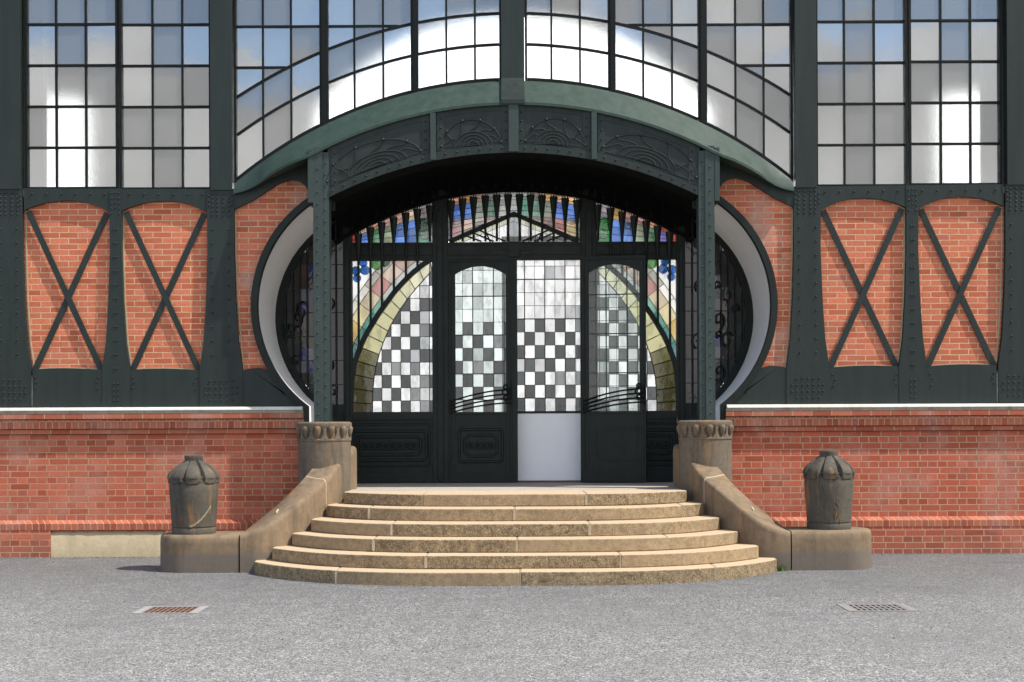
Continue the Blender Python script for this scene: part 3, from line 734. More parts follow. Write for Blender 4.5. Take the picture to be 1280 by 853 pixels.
for s in (1, -1):                                         # iron sides filling the horseshoe
    m = MB(); inn = [p for p in inner[:k_side]]
    A = [(s * P(x - 3, y, DS)[0], P(x, y, DS)[1]) for x, y in inn]; B = [(s * P(x + 10, y + (0 if y > 300 else 6), DS)[0], P(x, y, DS)[1]) for x, y in inn]
    m.band(A, B, YS - .05, YS + .06)
    for px in range(358, 430, 9):
        ys = [p[1] for p in inn if abs(p[0] - px) < 6] or [300, 500]
        y0, y1 = min(ys + [500]), max(ys + [300])
        if px > 397: y0, y1 = 262, 520
        m.box(*sorted((s * SX(px - .8), s * SX(px + .8))), YS - .06, YS - .03, SZ(y1), SZ(y0))
    for k in range(11):                                   # leaf scrolls
        px, py = random.uniform(356, 425), random.uniform(330, 490); c = Vector((s * SX(px), YS - .07, SZ(py))); r0 = random.uniform(.05, .12); a0 = random.uniform(0, 6)
        m.tube([c + Vector((r0 * (1 - i / 16) * math.cos(a0 + i * .55), 0, r0 * (1 - i / 16) * math.sin(a0 + i * .55) * 1.5)) for i in range(14)], .012, 5)
    m.box(*sorted((s * SX(400), s * SX(429.9))), YS - .03, YS + .05, SZ(606), SZ(505))
    side = m.build('side_grille', STEEL_DK, hall)
    gm = MB()
    cols = [(.03, .08, .42), (.25, .13, .06), (.06, .10, .08), (.45, .45, .48), (.02, .025, .03), (.14, .05, .03), (.03, .07, .30), (.015, .015, .017)]
    dark_ = [(.03, .03, .034), (.045, .055, .06), (.07, .075, .07), (.11, .11, .11)]
    for i in range(9):
        for j in range(14):
            x0, x1 = 350 + i * 9, 359 + i * 9; y0, y1 = 300 + j * 15, 315 + j * 15
            cxm, cym = (x0 + x1) / 2 - 486, (y0 + y1) / 2 - 397
            if math.hypot(cxm, cym) > 137 and cxm < -60: continue
            c = random.choice(cols if (376 < x0 < 412 and 320 < y0 < 455) else dark_ if x0 < 405 else [(.012, .013, .014), (.02, .022, .024)])
            gm.prism(M([PS(x0, y0), PS(x1, y0), PS(x1, y1), PS(x0, y1)], s), YS, YS + .005, c)
    lm = MB()
    for j in range(0, 14, 2): lm.box(*sorted((s * SX(360 if 3 < j < 11 else 384), s * SX(430))), YS - .012, YS + .012, SZ(300 + 15 * j + .6), SZ(300 + 15 * j - .6))
    lm.box(*sorted((s * SX(399.4), s * SX(400.6))), YS - .0115, YS + .0115, SZ(490), SZ(305)); lm.build('lead_cames', LEAD, side); gm.build('glass', STAINED, side)

# ---- stained glass
def vary(c, a=.12): k = 1 + random.uniform(-a, a); return tuple(max(.01, min(.97, math.sqrt(max(x * k, 0)))) for x in c)
PALE = lambda: (lambda k: vary((k, k * 1.0, k * .99), .03))(random.choice([.95, .93, .9, .86, .8, .72, .55]))
GREENISH = lambda: (lambda k: vary((k * .9, k, k * .96), .03))(random.choice([.92, .85, .78, .7, .5]))
DARK = lambda: vary((.05, .056, .055), .35) if random.random() < .86 else vary((.2, .21, .21), .3)
class Glazing:
    def __init__(s): s.g, s.l = MB(), MB()
    def split(s, poly, y, col, came):                      # a tall wedge made of several pieces, as leaded work is
        a, b, c, d = poly; n = 3; 
        for k in range(n):
            t0, t1 = k / n, (k + 1) / n; j = .25 * (random.random() - .5)
            L = lambda p, q, t: (lerp(p[0], q[0], t), lerp(p[1], q[1], t))
            q = 1 + random.uniform(-.3, .12); w = random.uniform(0, .16)
            s.cell([L(a, d, t0), L(b, c, t0), L(b, c, t1), L(a, d, t1)], y, tuple(min(.97, v * q * (1 - w) + .5 * w) for v in col), came)
    def cell(s, poly, y, col, came=.008, lead=True):
        if len(poly) < 3: return
        s.g.prism(poly, y, y + .005, col)
        if lead:
            for i in range(len(poly)): s.l.edge_strip(poly[i], poly[(i + 1) % len(poly)], came, y - .004, y + .009)
    def build(s, parent, mat=None):
        s.g.build('glass', mat or STAINED, parent); s.l.build('lead_cames', LEAD, parent)
def checker(G, x0, x1, z0, z1, nx, ny, y, pale_rows, tint=PALE, clip=None):
    for j in range(ny):
        for i in range(nx):
            a, b = lerp(x0, x1, i / nx), lerp(x0, x1, (i + 1) / nx); lo, hi = lerp(z1, z0, (j + 1) / ny), lerp(z1, z0, j / ny)
            poly = [(a, lo), (b, lo), (b, hi), (a, hi)]
            if clip: poly = clip(poly, lo, hi)
            c = tint() if (j < pale_rows or (i + j) % 2 == 0) else DARK()
            if j < pale_rows and random.random() < .16: c = vary((.35, .37, .38), .2)
            G.cell(poly, y, c, .0065)
    for i in range(0, nx + 1, 2):
        x = lerp(x0, x1, i / nx)
        if not clip: G.l.box(x - .007, x + .007, y - .012, y + .014, z0, z1)
    for j in range(0, ny + 1, 3):
        z = lerp(z1, z0, j / ny); xa = x0
        if clip:
            pp = clip([(x0, z - .01), (x1, z - .01), (x1, z + .01), (x0, z + .01)], z - .01, z + .01); 
            if len(pp) < 3: continue
            xa = min(p[0] for p in pp)
        G.l.box(xa, x1, y - .0125, y + .0145, z - .007, z + .007)

RIB = [(538.5, 325), (530, 330.5), (518, 340), (506, 351.5), (494, 364.5), (483, 379.5), (473, 393.5), (464, 408), (457, 420), (452, 431), (447.5, 442.5), (443.5, 454), (440.6, 470), (439.3, 486), (438.6, 503), (438.4, 520)]
INN = [(540.5, 338), (533, 346.5), (522, 358.5), (511, 371.5), (500, 387), (490, 403.5), (482, 420.5), (475.5, 438), (471.4, 452), (468.2, 467), (466.4, 482), (465.8, 497), (465.6, 512), (465.6, 520)]
def resample(pts, n):
    L = [0]
    for a, b in zip(pts, pts[1:]): L.append(L[-1] + math.hypot(b[0] - a[0], b[1] - a[1]))
    out = []
    for i in range(n + 1):
        t = L[-1] * i / n; k = max(j for j in range(len(L)) if L[j] <= t + 1e-9); k = min(k, len(pts) - 2)
        u = (t - L[k]) / (L[k + 1] - L[k]); out.append((lerp(pts[k][0], pts[k + 1][0], u), lerp(pts[k][1], pts[k + 1][1], u)))
    return out
def tulip_bar(mb, px, top, bot, s, y):
    p = PS(px, 0); zt, zb = SZ(top), SZ(bot)
    mb.lathe([(.018, zb), (.017, zt - .46), (.023, zt - .34), (.040, zt - .18), (.058, zt - .03), (.061, zt), (.03, zt + .004)], s * p[0], y, 8)
    for k in (-1, 0, 1): mb.lathe([(.012, zt - .02), (.002, zt + (.05 if k else .075))], s * p[0] + k * .036, y, 6)
def side_panel(s):
    G = Glazing(); x0, x1, z0, z1 = SX(441), SX(541), SZ(516.5), SZ(324.5)
    fr = MB()
    ys = YS + .02
    def box_clip(poly): return clip_rect(poly, x0, x1, z0, z1)
    n = 13
    rib, inn = resample(RIB, n), resample(INN, n)
    bandc = [(.66, .64, .45), (.66, .64, .44), (.64, .62, .40), (.62, .60, .36), (.60, .57, .32), (.58, .55, .30), (.52, .49, .25), (.50, .47, .24), (.12, .11, .04), (.07, .065, .025), (.05, .045, .018), (.04, .036, .015), (.04, .035, .015)]  # lower cells darker: the dim hall behind is put into their colour
    for i in range(n):
        poly = box_clip([PS(*rib[i]), PS(*rib[i + 1]), PS(*inn[i + 1]), PS(*inn[i])]); G.cell(M(poly, s), ys, vary(bandc[i], .08), .013)
    def clip_inner(poly, lo, hi):
        def xi(z):
            py = VY - (z - H) * F / DS
            for a, b in zip(INN, INN[1:]):
                if min(a[1], b[1]) <= py <= max(a[1], b[1]): return SX(lerp(a[0], b[0], (py - a[1]) / ((b[1] - a[1]) or 1)))
            return SX(541 if py < 338 else 465.6)
        return M(clip_line(poly, (xi(lo), lo), (xi(hi), hi), (x1 + 1, (lo + hi) / 2)), s)
    gx0, gx1 = SX(465.6), SX(537)
    for j in range(12):
        for i in range(6):
            a, b = lerp(gx0, gx1, i / 6), lerp(gx0, gx1, (i + 1) / 6); hi, lo = lerp(z1, z0, j / 12), lerp(z1, z0, (j + 1) / 12)
            poly = clip_inner([(a, lo), (b, lo), (b, hi), (a, hi)], lo, hi)
            if len(poly) < 3 or (j < 5 and i < 1): continue
            c = (PALE() if random.random() < .8 else vary((.4, .42, .43))) if (j < 3 or (i + j) % 2 == 1) else DARK()
            G.cell(poly, ys, c, .008)
    for k in range(12): G.cell(M([(SX(537.4), lerp(z1, z0, (k + 1) / 12)), (SX(541), lerp(z1, z0, (k + 1) / 12)), (SX(541), lerp(z1, z0, k / 12)), (SX(537.4), lerp(z1, z0, k / 12))], s), ys, PALE() if k % 2 == 0 else DARK(), .008)
    # outer bands
    full = [(548, 319)] + RIB
    offs = [0, 10, 27, 36]
    def off(d): return [(p[0] - d * .78, p[1] - d * .62) for p in full]
    teal = [(.40, .42, .40), (.42, .44, .42), (.45, .47, .45), (.40, .45, .42), (.16, .36, .28), (.10, .30, .24), (.11, .25, .23), (.10, .22, .22), (.07, .14, .13), (.04, .05, .05), (.03, .03, .03)]
    beige = [(.45, .24, .2), (.50, .34, .28), (.60, .46, .38), (.46, .22, .2), (.62, .52, .36), (.68, .58, .34), (.62, .44, .16), (.55, .42, .2), (.16, .04, .03), (.05, .02, .02), (.03, .02, .02)]
    rusty = [(.42, .40, .38), (.30, .36, .28), (.42, .42, .36), (.46, .44, .38), (.86, .84, .78), (.86, .84, .76), (.82, .8, .74), (.30, .05, .035), (.22, .04, .03), (.05, .02, .02), (.03, .02, .02)]
    for b, (tab, n2) in enumerate(((teal, 11), (beige, 11), (rusty, 11))):
        A, B = resample(off(offs[b]), n2), resample(off(offs[b + 1]), n2)
        for i in range(n2):
            poly = box_clip([PS(*A[i]), PS(*A[i + 1]), PS(*B[i + 1]), PS(*B[i])]); G.cell(M(poly, s), ys, vary(tab[i], .1), .009)
    A = off(36); bgp = box_clip([PS(*p) for p in A] + [PS(430, 512), PS(430, 318)]); G.cell(M(bgp, s), ys, vary((.88, .88, .86), .02), .009)
    def disc(px, py, r, c, dy=-.008):
        poly = box_clip([PS(px + r * math.cos(k * .4488), py + r * math.sin(k * .4488)) for k in range(14)]); G.cell(M(poly, s), ys + dy, c + (0.,), .005)
    for px, py, r in ((446, 338, 5.6), (447, 347, 5), (457, 337, 6), (455, 328, 5)): disc(px, py, r, vary((.05, .22, .74), .15), -.008 - .007 * random.random())
    disc(472, 329, 8, vary((.12, .45, .08), .1)); disc(482, 327, 6, vary((.10, .2, .1), .1), -.016)
    fr.strip_path(M([PS(x, y) for x, y in [(541, 321)] + RIB], s), .07, YS - .06, YS + .015)
    for px in (450, 465, 479, 494, 509, 523.4):
        ry = min((abs(p[0] - px), p[1]) for p in resample(RIB, 60))[1]; tulip_bar(fr, px, fan(px) + 5, ry, s, YS - .11)
    # frame below: sill and rounded lower corner
    a, b = sorted((s * SX(441.2), s * SX(541.3))); fr.box(a, b, YS - .05, YS + .06, SZ(522), SZ(514.5))
    sp = fr.build('side_light', STEEL_DK, hall, smooth=35); G.build(sp)
    # lower panel
    m = MB(); fr2 = lambda x0_, x1_, t, bt, y0, y1: m.box(*sorted((s * SX(x0_), s * SX(x1_))), y0, y1, SZ(bt), SZ(t))
    fr2(441.1, 541.4, 520.6, 604, YS - .02, YS + .05); fr2(441.1, 541.4, 590, 604, YS - .06, YS - .0205); fr2(441.1, 541.4, 520.7, 524, YS - .055, YS - .0205)
    def oct_(x0_, x1_, t, bt, c, r, yy):
        pts = [(x0_, t + c * .2), (x0_, t), (x1_ - c, t), (x1_, t + c), (x1_, bt - c), (x1_ - c, bt), (x0_ + c, bt), (x0_, bt - c), (x0_, t)]
        m.tube([(s * SX(x), yy, SZ(y)) for x, y in pts], r * 1.4, 6)
    oct_(441.8, 533, 538.5, 575, 4, .016, YS - .022); oct_(448, 526, 545.5, 568, 4, .016, YS - .024); oct_(441.4, 537, 530, 582, 1, .011, YS - .022)
    for k in range(8):
        c = Vector((s * SX(456 + 8.8 * k), YS - .03, SZ(557))); m.tube([c + Vector((.048 * math.cos(t * .6283), 0, .048 * math.sin(t * .6283))) for t in range(11)], .016, 6); m.ball(c, .02, 8)
    m.build('panelling', STEEL_DK, sp, smooth=40)
for s in (1, -1): side_panel(s)

# fanlights
def fan_side(s):
    G, fr = Glazing(), MB(); ys = YS + .02; zb = SZ(303.4)
    bars = [439.5, 450, 465, 479, 494, 509, 523.4, 539, 542.5]
    table = [[(.30, .03, .03), (.5, .08, .06)], [(.66, .40, .26), (.12, .22, .62)], [(.62, .30, .20), (.10, .26, .14)], [(.58, .32, .30), (.30, .36, .24)], [(.60, .34, .28), (.10, .25, .68)],
             [(.66, .50, .36), (.10, .24, .70)], [(.40, .32, .33), (.12, .30, .20)], [(.62, .62, .6), (.5, .5, .5)]]
    if s == -1: table[6] = [(.36, .30, .34), (.06, .40, .12)]; table[1] = [(.55, .16, .1), (.20, .16, .5)]; table[5] = [(.72, .40, .12), (.08, .22, .72)]
    for (a, b), t in zip(zip(bars, bars[1:]), table):
        ta, tb = fan(a) - 3, fan(b) - 3; n = len(t); fr_ = .42
        ma, mb_ = lerp(ta, 303, fr_), lerp(tb, 303, fr_ * .9)
        G.split(M([PS(a, ma), PS(b, mb_), PS(b, tb), PS(a, ta)], s), ys, vary(t[0]), .006)
        G.split(M([PS(a, 303.4), PS(b, 303.4), PS(b, mb_), PS(a, ma)], s), ys, vary(t[1]), .006)
    def disc(px, py, r, c):
        G.cell(M([PS(px + r * math.cos(k * .4488), py + r * .95 * math.sin(k * .4488)) for k in range(14)], s), ys - .008, c + (0.,), .005)
    disc(532, 293, 6.5, vary((.85, .85, .83))); disc(529, 281, 9, vary((.16, .34, .24) if s == 1 else (.05, .42, .12)))
    disc(500, 283, 4, vary((.80, .8, .78)))
    fr.strip_path(M([PS(x, fan(x) - .5) for x in xs(441, 541, 12)], s), .03, YS - .03, YS + .04)
    tulip_bar(fr, 539, fan(539) + 5, 303, s, YS - .11)
    f = fr.build('fanlight', STEEL_DK, hall, smooth=35); G.build(f)
for s in (1, -1): fan_side(s)
G, fr = Glazing(), MB(); ys = YS + .02
bars = [560.5, 565.5, 579.7, 593.4, 608, 622.3, 636.4, 650.6, 664.3, 678.6, 693, 707.3, 722, 726.8]
rib_y = lambda px: 268.5 + abs(px - VX) * .405
mid = [(.1, .1, .1), (.08, .18, .58), (.10, .22, .66), (.28, .33, .28), (.16, .30, .22), (.36, .36, .33), (.36, .37, .37), (.14, .36, .26), (.20, .34, .26), (.30, .33, .25), (.12, .22, .66), (.10, .22, .64), (.1, .1, .1)]
topc = [(.5, .4, .35), (.55, .26, .18), (.62, .34, .16), (.5, .32, .26), (.36, .33, .3), (.36, .35, .34), (.38, .38, .38), (.36, .38, .36), (.42, .34, .3), (.72, .46, .2), (.66, .42, .24), (.7, .42, .2), (.5, .4, .35)]
lowc = [(.1, .1, .1), (.46, .28, .28), (.55, .40, .32), (.42, .38, .33), (.40, .30, .29), (.38, .34, .32), (.4, .4, .4), (.45, .32, .31), (.42, .32, .31), (.40, .26, .24), (.50, .20, .17), (.72, .52, .26), (.1, .1, .1)]
for i, (a, b) in enumerate(zip(bars, bars[1:])):
    ta, tb, ra, rb = fan(a) - 3, fan(b) - 3, min(303.4, rib_y(a)), min(303.4, rib_y(b))
    y1 = lambda x: fan(x) + 9.5
    y2 = lambda x: min(fan(x) + 30, rib_y(x) - 1)
    G.split([PS(a, y1(a)), PS(b, y1(b)), PS(b, tb), PS(a, ta)], ys, vary(topc[i]), .006)
    G.split([PS(a, y2(a)), PS(b, y2(b)), PS(b, y1(b)), PS(a, y1(a))], ys, vary(mid[i]), .006)
    if rb - y2(b) > 1 or ra - y2(a) > 1:
        G.split([PS(a, ra), PS(b, rb), PS(b, y2(b)), PS(a, y2(a))], ys, vary(lowc[i]), .006)
for px in (571, 716):
    G.cell([PS(px + 6 * math.cos(k * .4488), 277 + 4 * math.sin(k * .4488)) for k in range(14)], ys - .008, vary((.9, .9, .88)) + (0.,), .004)
# pale glass under the chevron, in slanting courses
for sd in (1, -1):
    X0 = VX
    for k in range(9):
        a, b = VX - sd * 9 * k, VX - sd * 9 * (k + 1)
        for j, (t0, t1) in enumerate(((0, 8), (8, 40))):
            ya0, yb0 = rib_y(a) + t0, rib_y(b) + t0; ya1, yb1 = min(303.4, rib_y(a) + t1), min(303.4, rib_y(b) + t1)
            if ya0 > 302.5 or yb0 > 302.9: continue
            c = vary((.62, .62, .48), .1) if j == 0 else PALE()
            if k == 0: c = vary((.36, .38, .39), .05)
            G.cell([PS(a, ya0), PS(b, yb0), PS(b, yb1), PS(a, ya1)], ys, c, .005)
fr.strip_path([PS(562.5, 302.5), PS(600, rib_y(600)), PS(643.5, rib_y(643.5) - .5), PS(687, rib_y(687)), PS(724.5, 302.5)], .06, YS - .06, YS + .015)
for sd in (1, -1):
    for k, (a, b) in enumerate((((600, 288), (633, 302)), ((592, 291), (618, 302)), ((584, 295), (603, 302)), ((606, 284), (614, 303)))):
        pa, pb = PS(VX + sd * (a[0] - VX), a[1]), PS(VX + sd * (b[0] - VX), b[1]); fr.edge_strip(pa, pb, .02, YS - .03 - .001 * k, YS + .01)
for px in bars[1:-1]: tulip_bar(fr, px, fan(px) + 5, 303, 1, YS - .11)
f = fr.build('fanlight', STEEL_DK, hall, smooth=35); G.build(f)

# ---- door leaves (hinge edge at local x = 0, width along +x, face towards -y)
def door_leaf(hx, mirror, angle, plain):
    Wd, Hd = 79.5 / F * DS, SZ(322.8) - SZ(602.5); k = -1 if mirror else 1
    m = MB(); t = .028
    bx = lambda x0, x1, z0, z1, y0=-t, y1=t: m.box(*sorted((k * x0, k * x1)), y0, y1, z0, z1)
    gx0, gx1, gz0, gz1 = .098, .84, SZ(516) - SZ(602.5), SZ(343) - SZ(602.5)
    crown = SZ(332.5) - SZ(602.5)
    bx(0, gx0, 0, Hd); bx(gx1, Wd, 0, Hd); bx(gx0, gx1, 0, gz0)
    pts = [(lerp(gx0, gx1, i / 14), gz1 + (crown - gz1) * (1 - (2 * i / 14 - 1) ** 2)) for i in range(15)]
    m.prism(M(pts + [(gx1, Hd), (gx0, Hd)], k), -t, t)
    for x0, x1, z0, z1 in ((.03, Wd - .03, gz0 - .025, gz0 + .012), (.0, Wd, .0, .13), (.03, .045, .2, Hd - .05), (Wd - .045, Wd - .03, .2, Hd - .05), (.03, Wd - .03, Hd - .065, Hd - .045)):
        m.box(*sorted((k * x0, k * x1)), -t - .014, -t - .0005, z0, z1)
    d = m.build('door', STEEL_DK, hall, bevel=.003, loc=(hx, YS - .01, SZ(602.5)))
    d.rotation_euler = (0, 0, angle)
    G = Glazing(); tops = lambda x: gz1 + (crown - gz1) * (1 - (2 * (x - gx0) / (gx1 - gx0) - 1) ** 2)
    rowh = (SZ(330) - SZ(516)) / 11.5; z = gz0; j = 11; nx = 5
    widths = [gx0 + (gx1 - gx0) * q for q in (0, .145, .345, .55, .755, .965, 1.)]
    while z < crown:
        for i in range(6):
            a, b = widths[i], widths[i + 1]; poly = [(a, z), (b, z), (b, z + rowh), (a, z + rowh)]
            if z + rowh > gz1: poly = clip_line(poly, (a, tops(a)), (b, tops(b)), ((a + b) / 2, 0))
            if len(poly) < 3: continue
            c = vary((.88, .93, .91), .03) if plain else GREENISH() if (j < 5 or (i + j) % 2 == 1) else DARK()
            G.cell(M(poly, k), -.003, c, .006)
        z += rowh; j -= 1
    for q in (2, 4): G.l.box(*sorted((k * (widths[q] - .007), k * (widths[q] + .007))), -.016, .016, gz0, tops(widths[q]))
    for jj in (3, 6, 9): G.l.box(*sorted((k * gx0, k * gx1)), -.0155, .0155, gz0 + rowh * jj - .007, gz0 + rowh * jj + .007)
    G.build(d, CLEARG if plain else None)
    # curved push rails
    m = MB(); ysgn = -1 if not plain else -1
    zr = lambda py: SZ(py) - SZ(602.5)
    for q in range(4):
        a, b = zr(502 + 4.6 * q), zr(487.5 + 5.5 * q)
        pts = [(k * lerp(.03, .90, i / 12), ysgn * (t + .055 - .03 * abs(2 * i / 12 - 1) ** 4), lerp(a, b, 1 - (1 - i / 12) ** 1.8)) for i in range(13)]
        m.tube(pts, .0115, 6); m.ball(Vector(pts[0]), .02); m.ball(Vector(pts[-1]), .018)
    c = Vector((k * .83, ysgn * (t + .07), zr(491)))
    for r0, dz in ((.065, 0), (.045, -.09), (.04, .08)):
        m.tube([c + Vector((r0 * (1 - .04 * i) * math.cos(i * .5), 0, dz + r0 * (1 - .04 * i) * math.sin(i * .5))) for i in range(15)], .011, 5)
    m.box(*sorted((k * .89, k * .915)), -t - .012, -t - .001, zr(510), zr(474))
    m.build('push_rail', BLACK, d, smooth=40)
    m = MB()
    if not plain:
        def oct_(x0, x1, z0, z1, c_, r):
            pts = [(x0 + c_, z0), (x1 - c_, z0), (x1, z0 + c_), (x1, z1 - c_), (x1 - c_, z1), (x0 + c_, z1), (x0, z1 - c_), (x0, z0 + c_), (x0 + c_, z0)]
            m.tube([(k * x, -t - .004, z) for x, z in pts], r * 1.4, 6)
        oct_(.15, .78, zr(577), zr(537), .02, .015); oct_(.23, .70, zr(570), zr(544), .06, .015)
        for q in range(4):
            c = Vector((k * (.32 + .096 * q), -t - .008, zr(557))); m.tube([c + Vector((.042 * math.cos(w * .6283), 0, .042 * math.sin(w * .6283))) for w in range(11)], .015, 6); m.ball(c, .018)
    else:
        for x0, x1, z0, z1 in ((.2, .80, zr(575.5), zr(573)), (.2, .80, zr(537), zr(534.5)), (.2, .215, zr(573), zr(537)), (.785, .80, zr(573), zr(537))):
            m.box(*sorted((k * x0, k * x1)), -t - .012, -t - .0008, z0, z1)
    m.build('lower_panel', STEEL_DK, d, smooth=40)
    return d
d1 = door_leaf(SX(561.3), False, 0, False); d1['label'] = 'closed leaf with ring ornament on its lower panel'
d2 = door_leaf(SX(727.5), False, R(-11), True); d2['label'] = 'leaf swung fully open against the side light'
d2.location.y = YS - .11
m = MB(); sbox(m, 640.8, 647.2, 323.1, 603, YS - .04, YS + .06); m.build('door_stop', STEEL_DK, hall, bevel=.004)
m = MB(); m.box(SX(646), SX(728), YS + .082, YS + .5, .86, .8925); m.build('threshold', TILE, hall)

# partition seen through the open doorway
DQ = 20.08; YQ = DQ - DW
part = empty('partition_screen', (P(688, 0, DQ)[0], YQ, .886), 'white partition board with checkered leaded glass above, standing behind the open doorway', 'partition')
QX = lambda px: P(px, 0, DQ)[0] - part.location.x
QZ = lambda py: P(0, py, DQ)[1] - .886
m = MB(); m.box(QX(628), QX(748), -.015, .015, 0.02, QZ(517)); m.build('board', BOARD, part, bevel=.003)
m = MB(); m.box(QX(628), QX(748), -.03, .03, QZ(517), QZ(514.5)); m.box(QX(628), QX(748), -.03, .03, QZ(300), QZ(296))
for a in (628, 745): m.box(QX(a), QX(a + 3), -.0305, .0305, QZ(514.5), QZ(300))
m.box(QX(628), QX(748), -.025, .025, 0, .0195)
m.build('frame', STEEL_DK, part)
G = Glazing(); checker(G, QX(631), QX(745), QZ(514.5), QZ(300), 9, 13, 0, 6); G.build(part)

# ------------------------------------------------------------------ steps and landing
ST = [(.148, 14.47, 3.05, 1.28), (.296, 14.78, 2.85, 1.08), (.444, 15.10, 2.66, 1.03), (.593, 15.44, 2.47, .93), (.741, 15.88, 2.34, .92), (.889, 16.33, 2.165, .74)]
steps = empty('entrance_steps', (0, ST[0][1] - DW, 0), 'six curved worn sandstone steps rising between two sloping stone cheeks to the dark entrance doors', 'steps')
oy = steps.location.y
joints = [[-1.95, .05, 2.2], [-.98, 1.15], [-1.6, .02, 1.72], [-1.42, .85], [-1.75, -.01, 2.03], [-1.12, .86]]
for i, (z, d, xe, sag) in enumerate(ST):
    z0 = -.25 if i == 0 else ST[i - 1][0] + .0015
    back = -.45 if i < 5 else -.72
    js = [-xe] + joints[i] + [xe]
    for k in range(len(js) - 1):
        a, b = js[k] + (.006 if k else 0), js[k + 1] - (.006 if k < len(js) - 2 else 0)
        m = MB(); n = 22
        wob = lambda x: 0.016 * mnoise.noise(Vector((x * 2.1, i * 3.1, 0))) + .006 * mnoise.noise(Vector((x * 7, i * 5.1, 2)))
        pts = []
        for q in range(n + 1):
            x = lerp(a, b, q / n); xx = abs(x) / xe; y = d - DW + sag * xx ** 3.5 + wob(x)
            if i == 0 and k in (0, len(js) - 2) and xx > .985: y += .05
            pts.append((x, y - oy))
        pts += [(b, back - oy), (a, back - oy)]
        zt = z + .004 * mnoise.noise(Vector((k * 2.3, i, 5)))
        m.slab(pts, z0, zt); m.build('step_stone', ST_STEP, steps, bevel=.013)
    for x in joints[i]:                                   # pale mortar in the joints
        m = MB(); y = d - DW + sag * (abs(x) / xe) ** 3.5 - oy; m.box(x - .0058, x + .0058, y + .003, back - oy - .01, z0, z - .004)
        if (i * 7 + int(x * 10)) % 3: m.box(x - .016, x + .016, y - .004, y + .0029, z0 + .012, z - .018)
        m.build('joint_mortar', JOINT, steps)
m = MB(); m.slab([(-2.15, -.715 - oy), (2.15, -.715 - oy), (2.15, .06 - oy), (2.66, .06 - oy), (2.58, 1.75 - oy), (-2.58, 1.75 - oy), (-2.66, .06 - oy), (-2.15, .06 - oy)], .5, .887)
m.build('landing', ST_LAND, steps, bevel=.006)

# ------------------------------------------------------------------ cheeks
CK = [(2.10, 17.98, 1.455, 2.44, 18.05, 1.50), (2.22, 17.4, 1.275, 2.55, 17.55, 1.315), (2.33, 16.98, 1.09, 2.65, 17.2, 1.125), (2.47, 16.56, .93, 2.75, 16.87, .965), (2.62, 16.27, .79, 2.87, 16.66, .82),
      (2.76, 16.09, .67, 3.0, 16.53, .695), (2.9, 15.97, .572, 3.12, 16.47, .59), (3.06, 15.91, .50, 3.22, 16.44, .505), (3.235, 15.9, .458, 3.27, 16.43, .458)]
def catmull(P_, n):
    out = []
    for i in range(len(P_) - 1):
        p0, p1, p2, p3 = P_[max(i - 1, 0)], P_[i], P_[i + 1], P_[min(i + 2, len(P_) - 1)]
        for k in range(n):
            t = k / n
            out.append(tuple(.5 * ((2 * b) + (-a + c) * t + (2 * a - 5 * b + 4 * c - d) * t * t + (-a + 3 * b - 3 * c + d) * t ** 3) for a, b, c, d in zip(p0, p1, p2, p3)))
    return out + [tuple(P_[-1])]
